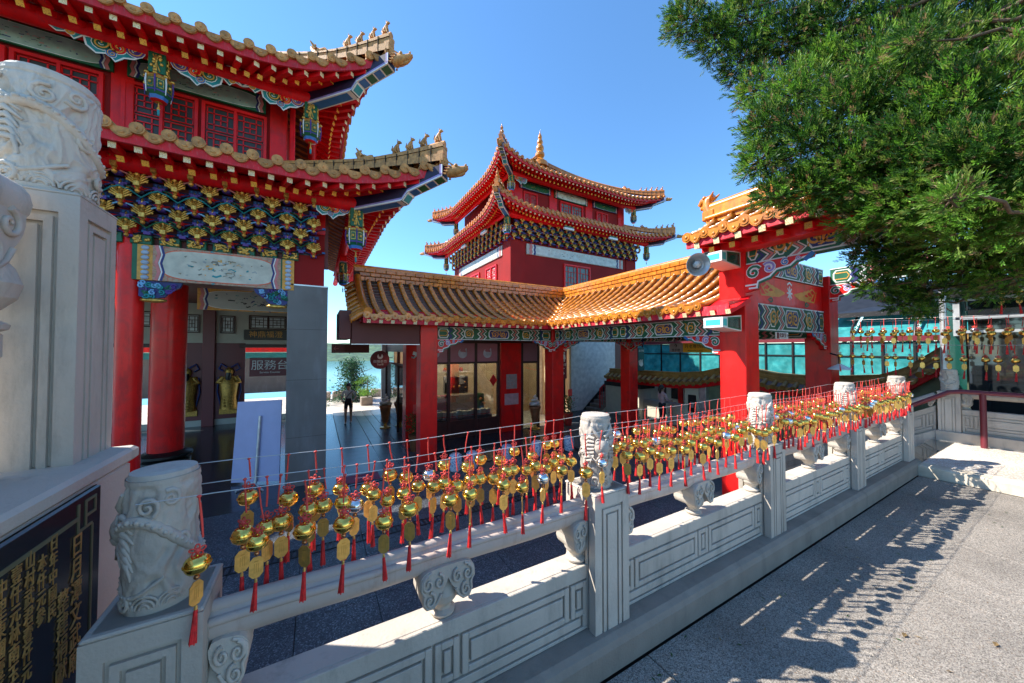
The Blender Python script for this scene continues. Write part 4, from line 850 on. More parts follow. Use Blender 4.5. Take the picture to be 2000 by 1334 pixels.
pw = M('pale_painted_field', (.62, .66, .62), .5)
scene_panel(tower, (TX0+.9, TY0+.02, 6.3), X_, -Y_, 6.6, .5, m_ivory, [m_pink, m_navy, m_green, m_ochre], edge=pw); scene_panel(tower, (TX0+.02, TY1-.85, 6.3), -Y_, -X_, 5.9, .5, m_ivory, [m_sky, m_navy, m_green], edge=pw)
scene_panel(tower, (TX0+2.9, TY0+.42, 9.66), X_, -Y_, 2.3, .42, m_green, [m_navy, m_green, m_ochre], edge=pw); scene_panel(tower, (TX0+.75, TY0+.42, 9.7), X_, -Y_, 1.9, .36, m_navy, [m_ochre, m_green], edge=m_green); scene_panel(tower, (TX0+5.6, TY0+.42, 9.7), X_, -Y_, 1.9, .36, m_navy, [m_ochre, m_green], edge=m_green)
gr = M('grey_green_pane', (.12, .16, .14), .25)
for (x, z, w_, h_) in ((11.1, 4.75, 1.8, 1.35), (TX0+1.0, 8.75, .85, .85), (TX0+3.3, 8.7, 1.6, .9), (TX0+5.9, 8.7, .9, .85)): lattice(tower, (x, TY0+(.02 if z < 6 else .47), z), X_, -Y_, w_, h_, m_red, gr, 2, .07)
for y in (TY0+2.75, TY0+4.9): lattice(tower, (TX0+.02, y, 4.9), -Y_, -X_, 1.3, 1.1, m_red, pw, 2, .07)
for (x, y, z) in ((TX0-.43, TY0-.43, 7.35), (TX1+.43, TY0-.43, 7.35), (TX0-.43, TY1+.43, 7.35), (TX0+.07, TY0+.07, 9.65), (TX1-.07, TY0+.07, 9.65), (TX0+.07, TY1-.07, 9.65)): lantern(tower, (x, y, z), LAN2)
for (x, fl) in ((TX0+.2, 1), (TX1-.2, -1)):
    m = MB(); curl_relief(m, (x, TY0+.0, 9.98), X_, Z_, -Y_, .7, (1, 3, 2, 0), fl); m.build('cloud_carving', DEC, tower)
m = MB(); fx, fy = 12.2, 17.8
m.lathe([(.55, 13.2), (.5, 13.5), (.32, 13.65), (.2, 13.8), (.3, 13.95), (.3, 14.1), (.2, 14.25), (.26, 14.4), (.24, 14.55), (.15, 14.7), (.2, 14.82), (.17, 14.95), (.1, 15.05), (.14, 15.15), (.1, 15.3), (.03, 15.45), (.005, 15.65)], (fx, fy, 0), 16); m.build('roof_finial', m_tile, tower)
for cx_, cy_, zz in ((TX0+.45-1.45, TY0+.45-1.45, 10.9), (TX0-1.45, TY0-1.45, 8.6)):
    m = MB(); m.lathe([(.12, 0), (.14, .1), (.06, .18), (.1, .26), (.04, .36), (.07, .42), (.015, .55), (.003, .66)], (cx_, cy_, zz), 8); m.build('hip_spike', m_tile, tower)
# white floodlight brackets under the lower eave
for x, y in ((10.6, 13.0), (13.6, 13.0)): m = MB(); m.bbox(x-.3, x+.3, y-.06, y+.06, 7.46, 7.56, .01, 0); m.box(x-.28, x+.28, y-.05, y+.05, 7.57, 7.63, 1); m.build('eave_lamp', [m_white, m_green], tower)
for x, y in ((7.2, 15.5), (7.2, 18.2)): m = MB(); m.bbox(x-.06, x+.06, y-.3, y+.3, 7.46, 7.56, .01, 0); m.box(x-.05, x+.05, y-.28, y+.28, 7.57, 7.63, 1); m.build('eave_lamp', [m_white, m_green], tower)

# ------------------------------------------------------------------ covered walkways
CW = .46
def column(par, x, y, z0, z1, w_=CW):
    m = MB(); m.bbox(x, x+w_, y, y+w_, z0, z1, .012); c = m.build('column', m_red, par); return c
def prof_z(k, ze, zt): return ze+(zt-ze)*(.42*k+.58*k*k)
wk1 = thing('covered_walkway', 'orange tiled covered walkway with square red columns in front of the shop', 'walkway', (4.5, 9.4, ZC))
wk2 = thing('covered_walkway', 'orange tiled covered walkway coming toward the gate on the right', 'walkway', (8.8, 6, ZC))
EZ, RZ, EY, RY, EX, RX = 2.40, 3.72, 8.6, 11.2, 6.22, 8.83
dmw = drip_mesh(.23, .13, m_tile)
def wrow(par, a, horiz, lo):
    """one barrel row; horiz: walkway along X (row runs in Y)"""
    A = RY-EY if horiz else RX-EX; k0 = max(0., lo/A); n = max(2, int((1-k0)*11)); path = []; rad = []
    for j in range(n+1):
        k = k0+(1-k0)*j/n; z = prof_z(k, EZ, RZ)+.06; p = V((a, EY+A*k, z)) if horiz else V((EX+A*k, a, z))
        if j: path.append(p+V((0,0,-.003))); rad.append(.062)
        path.append(p); rad.append(.072)
    m = MB(); m.tube(path, rad, 8, 0, True); N = -Y_ if horiz else -X_
    if k0 == 0:
        c = path[0]; m.tube([c+N*.01, c-N*.03], .085, 12); m.tube([c+N*.022, c+N*.01], .06, 12); m.ell(c+N*.02, .03, .03, .03, 6, 4)
    m.build('barrel_tile_row', m_tile, par)
def wskin(par, horiz, a0, a1):
    """stepped pan tiles under the rows"""
    m = MB(); A = RY-EY if horiz else RX-EX; n = 16; prev = None
    for j in range(n):
        k0, k1 = j/n, (j+1)/n; z0, z1 = prof_z(k0, EZ, RZ)+.03, prof_z(k1, EZ, RZ)+.008
        if horiz: q = [V((a0, EY+A*k0, z0)), V((min(a1, EX+A*k0), EY+A*k0, z0)), V((min(a1, EX+A*k1), EY+A*k1, z1)), V((a0, EY+A*k1, z1))]
        else: q = [V((EX+A*k0, EY+A*k0, z0)), V((EX+A*k0, a0, z0)), V((EX+A*k1, a0, z1)), V((EX+A*k1, EY+A*k1, z1))]
        m.add(q, [(0,1,2,3)], 0); dn = V((0,0,-.03)); m.add([q[0], q[1], q[1]+dn, q[0]+dn], [(3,2,1,0)], 0)
    # back slope
    if horiz: m.add([(a0, RY, RZ), (a1, RY, RZ), (a1, RY+2.2, 2.6), (a0, RY+2.2, 2.6)], [(0,1,2,3)], 0)
    else: m.add([(RX, RY+2, RZ), (RX, a0, RZ), (RX+2.6, a0, 2.4), (RX+2.6, RY+2, 2.4)], [(0,1,2,3)], 0)
    return m.build('roof', m_pan, par)
W0 = .92
r1 = wskin(wk1, True, W0, RX); r2 = wskin(wk2, False, 3.78, RY)
sp = .315; x = W0+.08; i = 0
while x < RX-.1:
    wrow(r1, x, True, max(0., x-EX))
    if x+sp < EX: obj('drip_tile', dmw, r1, (x+sp/2, EY, EZ+.055), (0,0,-PI/2))
    x += sp
y = 3.86
while y < RY-.1:
    wrow(r2, y, False, max(0., y-EY))
    if y+sp < EY: obj('drip_tile', dmw, r2, (EX, y+sp/2, EZ+.055), (0,0,PI))
    y += sp
# left gable end of the first walkway: short rows turned sideways and curved verge
for j in range(9):
    k = j/9; z = prof_z(k, EZ, RZ)+.03; m = MB(); yy = EY+(RY-EY)*k+.12; m.tube([(W0-.24, yy, z-.09), (W0-.05, yy, z+.05), (W0+.06, yy, z+.09)], .07, 8); m.tube([(W0-.26, yy, z-.09), (W0-.23, yy, z-.09)], .085, 10); m.build('verge_tile', m_tile, r1)
m = MB(); m.tube([(W0+.1, EY+(RY-EY)*k, prof_z(k, EZ, RZ)+.14) for k in [j/10 for j in range(11)]], .1, 10); m.build('verge_ridge', m_tile, r1)
m = MB(); m.prism([(0, 0), (RY-EY, RZ-EZ), (RY-EY, 0)], (W0-.02, EY+.1, EZ-.1), Y_, Z_, X_*.06); m.build('gable', m_redwall, wk1)
# ridge bricks
for (par, horiz, a0, a1) in ((r1, True, W0, RX), (r2, False, 3.78, RY)):
    m = MB(); (m.box(a0, a1+.1, RY-.09, RY+.09, RZ-.05, RZ+.36) if horiz else m.box(RX-.09, RX+.09, a0, a1+.1, RZ-.05, RZ+.36)); m.build('ridge_core', m_mortar, par)
    for c, (z0, z1, pr) in enumerate(((.0, .13, .10), (.14, .25, .115), (.26, .37, .13))):
        a = a0+(.15 if c % 2 else 0)
        while a < a1-.02:
            b = min(a+.30, a1); m = MB()
            if horiz: m.bbox(a+.004, b-.004, RY-pr, RY+pr, RZ+z0, RZ+z1, .012)
            else: m.bbox(RX-pr, RX+pr, a+.004, b-.004, RZ+z0, RZ+z1, .012)
            m.build('ridge_tile', m_tile, par); a += .30
    m = MB(); (m.tube([(a0, RY, RZ+.39), (a1, RY, RZ+.39)], .09, 10) if horiz else m.tube([(RX, a0, RZ+.39), (RX, a1, RZ+.39)], .09, 10)); m.build('ridge_cap', m_tile, par)
m = MB(); m.tube([(EX+(RX-EX)*k, EY+(RY-EY)*k, prof_z(k, EZ, RZ)+.045) for k in [j/10 for j in range(11)]], .05, 6); m.build('valley_gutter', m_mortar, r1)
# fascia, rafter ends, soffit
m = MB(); m.box(W0, EX, EY+.03, EY+.08, EZ-.13, EZ+.04); m.build('eave_board', m_fascia, r1); m = MB(); m.box(EX+.03, EX+.08, 3.3, EY+.03, EZ-.13, EZ+.04); m.build('eave_board', m_fascia, r2)
for i in range(int((EX-W0)/.27)): xx = W0+.12+i*.27; m = MB(); m.bar((xx, 9.2, EZ+.16), (xx, EY+.0, EZ-.09), .085, .085, 0, 1); m.build('rafter', [m_redb, m_cream], r1)
for i in range(20): yy = 3.3+i*.27; m = MB(); m.bar((6.9, yy, EZ+.16), (EX+.0, yy, EZ-.09), .085, .085, 0, 1); m.build('rafter', [m_redb, m_cream], r2)
m = MB(); m.add([(W0, EY+.06, EZ-.02), (EX, EY+.06, EZ-.02), (EX+.6, EY+.66, EZ+.24), (W0, EY+.66, EZ+.24)], [(0,1,2,3)]); m.box(W0, 8.9, 9.26, 11.35, 2.62, 2.66); m.build('soffit', m_redb, r1)
m = MB(); m.add([(EX+.06, EY+.06, EZ-.02), (EX+.06, 3.2, EZ-.02), (EX+.66, 3.2, EZ+.24), (EX+.66, EY+.66, EZ+.24)], [(0,1,2,3)]); m.box(7.3, 10.9, 3.8, 11.35, 2.62, 2.66); m.build('soffit', m_redb, r2)
cB = 2.30
column(wk1, 2.42, 9.2, ZC, 2.55); column(wk1, 6.8, 9.2, ZC, 2.55); column(wk2, 10.46, 9.2, ZC, 2.55)
painted_beam(wk1, (2.88, 9.3, 1.92), X_, -Y_, 3.92, .36); painted_beam(wk2, (6.9, 9.2, 1.92), -Y_, -X_, 2.8, .36); painted_beam(wk2, (6.9, 6.4, 1.92), -Y_, -X_, 2.65, .36); painted_beam(wk2, (7.26, 9.34, 1.92), X_, -Y_, 3.2, .3); painted_beam(wk2, (10.56, 9.2, 1.92), -Y_, -X_, 5.45, .32)
m = MB(); m.bbox(7.24, 7.3, 9.1, 9.2, 1.9, 2.3, .01); m.build('beam_block', m_green, wk2)
queti(wk1, (2.88, 9.24, 1.915), X_, -Y_, .75); queti(wk1, (6.8, 9.24, 1.915), X_, -Y_, .75, -1); queti(wk2, (7.26, 9.26, 1.915), X_, -Y_, .7); queti(wk2, (6.85, 9.2, 1.915), -Y_, -X_, .7); queti(wk2, (10.46, 9.26, 1.915), X_, -Y_, .6, -1); queti(wk2, (10.5, 9.2, 1.9), -Y_, -X_, .7); queti(wk2, (6.86, 3.76, 1.915), -Y_, -X_, .75, -1)
# maroon duct box at the left end
m = MB(); m.bbox(.72, 2.4, 9.25, 9.7, 1.78, 2.36, .01); m.bbox(.45, .71, 9.2, 10.6, 1.9, 2.6, .01); m.build('maroon_box', m_brown, wk1); m = MB(); m.box(.72, 2.4, 9.23, 9.3, 1.765, 1.785); m.build('steel_edge', m_steel, wk1)

# ------------------------------------------------------------------ gate on the right
gate = thing('temple_gate', 'red temple gate with painted beams and orange roof beside the tree', 'gate', (7.1, 2, ZC))
GE, GR_, GZ, GT = 6.12, 7.15, 3.72, 4.28
dmg = drip_mesh(.25, .14, m_tile)
column(gate, 6.8, 3.3, ZC, 3.72, .47); column(gate, 10.6, 3.3, ZC, 3.4, .5)
sk = MB(); sk.add([(GE, 4.05, GZ), (GE, -3, GZ), (GR_, -3, GT), (GR_, 4.05, GT)], [(0,1,2,3)]); sk.add([(GR_, 4.05, GT), (GR_, -3, GT), (8.2, -3, GZ), (8.2, 4.05, GZ)], [(0,1,2,3)]); sk.box(GE+.1, 8.1, -3, 3.95, GZ-.10, GZ-.04); gr_ = sk.build('gate_roof', m_pan, gate)
i = 0; y = 3.98
while y > -2.6:
    m = MB(); pth = []; rd = []
    for j in range(6):
        p = V((GE+(GR_-GE)*j/5, y, GZ+(GT-GZ)*(.5*j/5+.5*(j/5)**2)+.06))
        if j: pth.append(p-V((0,0,.004))); rd.append(.07)
        pth.append(p); rd.append(.082)
    m.tube(pth, rd, 8); c = pth[0]; m.tube([c-X_*.012, c+X_*.03], .097, 14); m.tube([c-X_*.026, c-X_*.01], .068, 12); m.ell(c-X_*.024, .02, .035, .035, 8, 4); m.build('barrel_tile_row', m_tile, gr_)
    obj("drip_tile", dmg, gr_, (GE, y-.17, GZ+.055), (0,0,PI))
    y -= .34; i += 1
m = MB(); m.box(GE+.04, GE+.1, -3, 4.02, GZ-.14, GZ+.03); m.build('eave_board', m_fascia, gr_)
for i in range(18): yy = 3.8-i*.36; m = MB(); m.bar((6.9, yy, GZ+.02), (GE+.02, yy, GZ-.14), .1, .1, 0, 1); m.bar((6.85, yy-.16, GZ-.16), (GE+.22, yy-.16, GZ-.22), .095, .095, 0, 2); m.build('rafter', [m_redb, m_cream, m_yel], gr_)
m = MB(); m.box(6.55, 6.95, -3, 3.95, GZ-.28, GZ-.1); m.build('purlin_board', m_red, gr_)
m = MB(); m.box(GR_-.1, GR_+.1, -3, 4.15, GT-.02, GT+.3); m.tube([(GR_, 4.15, GT+.33), (GR_, -3, GT+.33)], .1, 10); m.tube([(GR_-.1, 4.15, GT+.1), (GR_-.1, -3, GT+.1)], .05, 8); m.build('ridge', m_tile, gr_)
m = MB(); m.bbox(-.15, .15, -.14, .16, -.05, .2, .02); m.tube([(0, .02, .15), (0, .08, .35), (0, .06, .5), (0, -.08, .56)], [.15, .14, .13, .08], 10); m.tube([(0, .06, .5), (0, .22, .5), (0, .3, .42)], [.12, .1, .06], 10); m.tube([(0, .1, .36), (0, .26, .34)], [.08, .05], 8)
for sg in (-1, 1): m.ell((sg*.1, .12, .56), .04, .05, .05, 8, 5); m.tube([(sg*.08, -.02, .5), (sg*.14, -.14, .62)], [.05, .015], 6)
m.build('ridge_dragon', m_tile, gr_, loc=(GR_, 4.1, GT+.1), sc=.82)
painted_beam(gate, (6.86, 3.3, 3.2), -Y_, -X_, 2.2, .44); painted_beam(gate, (6.86, 1.1, 3.2), -Y_, -X_, 2.4, .44); queti(gate, (6.86, 3.3, 3.19), -Y_, -X_, 1.0)
painted_beam(gate, (10.66, 3.3, 3.17), -Y_, -X_, 4.2, .4); queti(gate, (10.66, 3.3, 3.16), -Y_, -X_, .8)
painted_beam(gate, (7.27, 3.42, 3.15), X_, -Y_, 3.35, .42); painted_beam(gate, (7.27, 3.42, 2.03), X_, -Y_, 3.35, .53)
queti(gate, (10.6, 3.42, 2.02), X_, -Y_, .8, -1)
m = MB(); m.box(7.27, 10.6, 3.45, 3.6, 2.565, 3.145, 0)
for sg in (-1, 1):                                   # painted phoenixes facing a flower
    for j in range(9): m.ribbon([(1.66+sg*(.22+.1*j*.3), .28-.01*j), (1.66+sg*(.5+.09*j), .34+.02*j*(1 if j % 2 else -1)), (1.66+sg*(.8+.07*j), .3+.035*(j-4))], .034, (7.27, 3.45, 2.565), X_, Z_, -Y_*(.003+.0004*j), 1)
    m.ribbon([(1.66+sg*.75, .1), (1.66+sg*.82, .14), (1.66+sg*.95, .1), (1.66+sg*.82, .06), (1.66+sg*.75, .1)], .05, (7.27, 3.45, 2.565), X_, Z_, -Y_*.004, 2)
for a in range(8): m.ribbon([(1.66, .3), (1.66+.13*math.cos(a*.785), .3+.15*math.sin(a*.785))], .04, (7.27, 3.45, 2.565), X_, Z_, -Y_*(.004+.0003*a), 3)
m.ribbon([(1.55, .48), (1.66, .53), (1.77, .48)], .04, (7.27, 3.45, 2.565), X_, Z_, -Y_*.005, 3); m.build('phoenix_panel', [m_red, M('bronze_line', (.66, .3, .04), .45), m_green, m_white], gate)
# boxed beam ends with green mirrors
for (x, z, s_) in ((6.8, 3.42, 1.), (6.8, 2.02, 1.)):
    pass
def beam_end(par, x, y, z, h=.3):
    m = MB(); m.prism([(0, 0), (.62, .06), (.62, h-.06), (0, h)], (x, y+.05, z), -X_, Z_, Y_*.34, 0)
    m.prism([(.06, .05), (.42, .075), (.42, h-.09), (.06, h-.06)], (x, y+.05-.002, z), -X_, Z_, -Y_*.004, 1); m.prism([(.03, .025), (.46, .06), (.46, h-.06), (.03, h-.03)], (x, y+.049, z), -X_, Z_, -Y_*.001, 2); m.box(x-.624, x-.62, y+.09, y+.35, z+.1, z+h-.1, 3)
    m.prism([(.49, .085), (.6, .09), (.6, h-.09), (.49, h-.085)], (x, y+.049, z), -X_, Z_, -Y_*.003, 3)
    m.build('beam_end', [m_white, m_dkgreen, m_green, m_cyan], par)
beam_end(gate, 6.8, 3.32, 3.16); beam_end(gate, 6.8, 3.32, 1.98)
fl = thing('flood_lamp', 'round silver dish floodlight hanging at the gate eave', 'lamp', (6.1, 3.6, 3.1))
m = MB(); m.lathe([(.05, 0), (.07, .03), (.12, .09), (.17, .15), (.18, .17), (.172, .17), (.11, .09), (.05, .05), (.001, .05)], (0,0,0), 24, axis='y'); dsh = m.build('dish', m_steel, fl, loc=(6.05, 3.8, 3.2), rot=(R(-8), 0, R(143)), sc=1.15); m = MB(); m.ell((5.98, 3.7, 3.19), .07, .07, .07, 10, 8); m.build('bulb', M('frosted_glass', (.6, .6, .58), .3), fl)
m = MB(); m.tube([(6.06, 3.82, 3.2), (6.1, 3.75, 3.38), (6.2, 3.6, 3.42)], .02, 6); m.tube([(6.05, 3.8, 3.2), (6.12, 3.9, 3.21)], .06, 8); m.build('bracket', m_dkmetal, fl)
wl2 = thing('wall_lamp', 'white shaded lamp on the far right gate column', 'lamp', (10.5, 3.3, 1.2)); m = MB(); m.lathe([(.22, 0), (.2, .03), (.08, .1), (.03, .13)], (10.45, 3.1, 1.18), 20); m.build('shade', m_white, wl2); m = MB(); m.tube([(10.45, 3.1, 1.3), (10.47, 3.12, 1.5), (10.58, 3.3, 1.55)], .02, 6); m.build('arm', m_dkmetal, wl2)
# ------------------------------------------------------------------ shop behind the first walkway
shop = thing('souvenir_shop', 'glass fronted shop with dark wood frames and rose top panels under the walkway', 'shop', (4.9, 11.4, ZC))
SY = 11.4
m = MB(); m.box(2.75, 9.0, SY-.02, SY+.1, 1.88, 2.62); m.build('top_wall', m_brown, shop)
m = MB(); m.box(2.75, 9.4, SY+3.2, SY+3.3, ZC, 2.62, 0); m.box(2.75, 9.4, SY, SY+3.2, ZC-.02, ZC+.02, 1); m.box(9.3, 9.4, SY, SY+3.3, ZC, 2.6, 0); m.build('interior', [m_warm, m_ivory], shop)
fm = MB()
for x in (2.95, 3.96, 4.98, 5.9): fm.bbox(x-.05, x+.05, SY-.06, SY+.06, ZC, 1.88, .008)
fm.bbox(2.9, 5.95, SY-.062, SY+.06, 1.86, 1.96, .008); fm.bbox(2.9, 5.95, SY-.055, SY+.055, 1.13, 1.2, .008)
fm.build('frame', m_wood, shop)
for i, (a, b) in enumerate(((3.0, 3.91), (4.01, 4.93), (5.03, 5.85))):
    m = MB(); m.box(a, b, SY-.03, SY+.03, ZC, -.85); m.build('kick_panel', m_wood, shop)
    m = MB(); m.box(a, b, SY-.012, SY+.012, -.85, 1.13); m.build('pane', m_glass, shop)
    m = MB(); m.box(a, b, SY-.03, SY+.01, 1.2, 1.86, 0); cx_ = (a+b)/2; tp_ = m.build('rose_panel', m_rose, shop)
    m = MB(); out = [(.17*math.cos(R(t)), .17*math.sin(R(t))) for t in range(118, 423, 12)]+[(.075+.08*math.cos(R(t))*1., .13+.1*math.sin(R(t))) for t in range(40, -90, -26)]+[(-.075+.0*t, .06) for t in (0,)]+[(-.1, .1)]
    m.prism(out, (cx_, SY-.031, 1.5), X_, Z_, -Y_*.002); m.build('crest_mark', M('pale_lilac_print', (.5, .48, .55), .5), tp_)
m = MB(); m.bbox(5.98, 6.85, SY-.1, SY+.1, ZC, 1.88, .01); m.build('red_pier', m_red, shop)
for (a, b) in ((6.98, 7.65), (8.35, 8.95)):
    m = MB(); m.bbox(a-.1, a, SY-.05, SY+.05, ZC, 1.88, .008); m.bbox(b, b+.1, SY-.05, SY+.05, ZC, 1.88, .008); m.box(a, b, SY-.04, SY+.04, 1.1, 1.18); m.build('frame', m_wood, shop)
    m = MB(); m.box(a, b, SY-.012, SY+.012, ZC, 1.1); m.build('pane', m_glass, shop); m = MB(); m.box(a, b, SY-.02, SY+.02, 1.18, 1.88); m.build('rose_panel', m_rose, shop)
# posters on the pier
for (z, h_, w_, mt, nm_, lb) in ((.15, .55, .46, M('poster_print', (.35, .3, .28), .4, col2=(.6, .25, .2), scale=9), 'poster', 'dark picture poster on the red pier of the shop'), (-.45, .42, .6, M('rose_poster', (.6, .33, .32), .5), 'notice', 'pink notice below the picture poster on the shop pier')):
    m = MB(); m.bbox(6.42-w_/2, 6.42+w_/2, SY-.115, SY-.102, z, z+h_, .003); o_ = m.build(nm_, mt); tag(o_, lb, 'poster')
m = MB(); m.box(3.2, 8.6, SY+.9, SY+1.05, 2.3, 2.36); m.box(3.2, 8.6, SY+2.2, SY+2.35, 2.3, 2.36); m.build('added_ceiling_light', M('added_light_tube', (1., .86, .66), .5, emit=7.), shop)  # glowing strips added to brighten the shop interior
# goods behind the glass
rr = random.Random(3)
counter = thing('shop_counter', 'shop counter with rows of cream gift boxes behind the glass', 'counter', (4.5, 11.9, ZC)); m = MB(); m.bbox(3.05, 5.8, SY+.3, SY+.75, ZC+.02, -.8, .01); m.build('cabinet', m_wood, counter)
for i in range(14):
    a = 3.1+i*.19; m = MB(); m.bbox(a, a+.17, SY+.32, SY+.5, -.8, -.62+rr.uniform(0, .05), .006, 0); m.box(a-.001, a+.171, SY+.319, SY+.501, -.78, -.75, 1); m.build('gift_box', [m_cream2, m_red], counter)
for (a, b, z0, z1, y_, mt, nm_, lb) in ((3.05, 3.5, -.55, -.15, SY+.6, m_purp, 'display_stand', 'purple display stand in the left shop window'), (3.65, 4.2, -.55, -.05, SY+.62, M('crimson_cloth', (.4, .02, .06), .6), 'display_stand', 'crimson display stand in the left shop window'), (3.1, 3.6, .0, .55, SY+1.6, m_wood, 'shelf_unit', 'dark shelf unit with lettering deep in the shop'), (4.6, 5.6, -.2, .5, SY+2.2, m_dkmetal, 'coffee_machine', 'dark machine on the shop back counter'), (4.2, 5.7, -.9, -.2, SY+1.7, m_kerb, 'back_counter', 'grey back counter deep in the shop'), (5.55, 5.75, -.7, -.1, SY+.9, m_leaf, 'potted_fern', 'green potted plant by the right shop window')):
    m = MB(); m.bbox(a, b, y_, y_+.3, z0, z1, .02)
    for q in range(10):
        u = rr.uniform(a, b); z = rr.uniform(z0, z1); m.ell((u, y_-.02, z), rr.uniform(.02, .07), .03, rr.uniform(.02, .06), 6, 4, rr.randrange(2))
    o_ = m.build(nm_, [mt, m_ochre]); tag(o_, lb, nm_.split('_')[-1])
tg = thing('tea_sign', 'gold script sign reading Tea18 behind the left shop window', 'sign', (3.35, 12.5, .05)); text('Tea18', .2, m_ochre, 'lettering', tg, (3.4, SY+1.5, .1), X_, Z_, .004)
m = MB(); m.prism([(0, .22), (.16, 0), (0, -.22), (-.16, 0)], (5.68, SY-.035, .5), X_, Z_, -Y_*.004); tag(m.build('diamond_banner', m_red), 'red diamond shaped paper banner on the shop glass', 'banner')
for i in range(4): m = MB(); m.ell((3.3+i*.75, SY+2.9, .75), .09, .09, .1, 8, 6); o_ = m.build('paper_lantern', m_orange); tag(o_, ['leftmost red paper lantern at the back of the shop', 'second red paper lantern from the left in the shop', 'third red paper lantern from the left in the shop', 'rightmost red paper lantern at the back of the shop'][i], 'lantern', 'paper lanterns in the shop')
# left flank of the shop along the deck: glass doors, bright red pier, steel post
m = MB(); m.bbox(2.42, 2.88, 10.95, 11.42, ZC, 1.8, .01); m.build('red_pier', m_red, shop)
m = MB(); m.box(2.62, 2.72, 11.5, 15.8, 1.55, 2.6); m.bbox(2.6, 2.7, 15.7, 15.8, ZC, 1.6, .005); m.bbox(2.6, 2.7, 13.2, 13.28, ZC, 1.6, .005); m.bbox(2.6, 2.7, 12.2, 12.28, ZC, 1.6, .005); m.box(2.6, 2.7, 11.5, 15.8, 1.05, 1.12); m.build('flank_frame', m_wood, shop)
m = MB(); m.box(2.64, 2.655, 11.5, 15.7, ZC, 1.05); m.build('flank_pane', m_glass, shop); m = MB(); m.bbox(2.45, 2.62, 15.78, 16.0, ZC, 2.3, .01); m.build('steel_post', m_steel, shop)
# ------------------------------------------------------------------ back of the place: cloud wall, turquoise windows, washroom
WX = 12.6
def wtop(y):
    P = [(12.5, .72), (9.6, .72), (8.6, .73), (7.6, .82), (6.9, 1.0), (6.35, 1.08), (5.8, 1.0), (5.2, .9), (4.4, .88), (3.75, .92), (2.94, 1.0), (2.5, 1.2), (1.98, 1.675), (1.5, 2.1), (1.1, 2.4), (.5, 2.5)]
    for (a, b), (c, d) in zip(P, P[1:]):
        if c <= y <= a: return b+(d-b)*(a-y)/(a-c)
    return P[0][1] if y > 12 else P[-1][1]
cwall = thing('cloud_wall', 'curving wall with yellow tiled coping behind the gate', 'wall', (WX, 5, ZC))
ys = [12.2-.12*i for i in range(99)]
m = MB()
for (z0, z1, px, mi) in ((-.02, .0, .17, 0), (-.1, -.02, .14, 0), (-.18, -.1, .19, 0), (-.23, -.18, .15, 0), (-.27, -.23, .22, 0)):
    Pn = [[V((WX-px, y, wtop(y)+z0)), V((WX-px, y, wtop(y)+z1)), V((WX+px, y, wtop(y)+z1)), V((WX+px, y, wtop(y)+z0))] for y in ys]
    m.grid([list(c) for c in zip(*Pn)], 0, False)
m_cope = M('olive_gold_tile', (.36, .2, .05), .5, var=.3, scale=6, dirt=(.12, .08, .03), dscale=6)
m.build('coping', m_cope, cwall)
m = MB(); Pn = [[V((WX-.22, y, wtop(y)-.27)), V((WX-.42, y, wtop(y)-.42))] for y in ys]; m.grid([list(c) for c in zip(*Pn)], 0, False); m.build('coping_slope', m_pan, cwall)
m = MB(); Pn = [[V((WX-.36, y, wtop(y)-.62)), V((WX-.36, y, wtop(y)-.44))] for y in ys]; m.grid([list(c) for c in zip(*Pn)], 0, False); Pn = [[V((WX-.36, y, wtop(y)-.62)), V((WX-.05, y, wtop(y)-.62))] for y in ys]; m.grid([list(c) for c in zip(*Pn)], 0, False); m.build('red_board', m_redb, cwall)
dmc = drip_mesh(.2, .12, m_cope); rm = MB(); rm.tube([(.24, 0, .15), (-.02, 0, 0)], .065, 8); rm.tube([(-.03, 0, -.01), (-.005, 0, 0)], .08, 10); row_me = rm.mesh('coping_tile', m_cope)
for i in range(42): y = 12.2-.27*i; z = wtop(y)-.40; obj('coping_tile', row_me, cwall, (WX-.42, y, z)); obj('drip_tile', dmc, cwall, (WX-.42, y-.135, wtop(y-.135)-.41), (0,0,PI))
m = MB(); m.box(WX-.02, WX+.1, 0.4, 7.9, ZC, .3); Pn = [[V((WX-.03, y, .25)), V((WX-.03, y, wtop(y)-.6))] for y in ys if y < 7.9]; m.grid([list(c) for c in zip(*Pn)], 0, False); m.build('wall_body', M('sage_wall', (.2, .24, .15), .7), cwall)
wsh = thing('washroom', 'open washroom with cream tiles and steel sink under the tiled eave', 'washroom', (12.5, 9.5, ZC))
m = MB(); m.box(WX+.6, WX+.7, 7.9, 12.4, ZC, .6); m.build('back_wall', m_cream2, wsh); m = MB(); m.box(WX+.1, WX+.6, 8.3, 10.6, -.72, -.6, 0); m.box(WX+.1, WX+.6, 8.3, 10.6, ZC, -.72, 1); m.build('sink_counter', [m_ivory, m_cream2], wsh)
for (a, b) in ((8.35, 8.75), (9.0, 9.35), (9.6, 9.95)): m = MB(); m.bbox(WX+.55, WX+.6, a, b, -.45, .15, .01); m.build('mirror', m_mirror, wsh)
m = MB(); m.bbox(WX-.1, WX+.5, 7.72, 8.3, ZC, .3, .01); m.build('tiled_pier', m_cream2, wsh); m = MB(); m.bbox(WX-.14, WX-.09, 7.82, 8.15, -.75, -.1, .02, 0); m.bbox(WX-.15, WX-.1, 7.9, 8.05, -.6, -.35, .02, 1); m.build('water_dispenser', [m_dkmetal, m_steel], wsh); m = MB(); m.bbox(WX-.2, WX+.1, 7.4, 7.65, ZC, .28, .01); m.build('steel_post', m_steel, wsh)
m = MB(); m.box(WX-.2, WX+.6, 10.4, 12.4, ZC, -.1); m.build('side_block', m_cream2, wsh); m = MB(); m.box(WX-.3, WX+.62, 10.2, 12.4, -.1, .1); m.build('side_top', m_black, wsh)
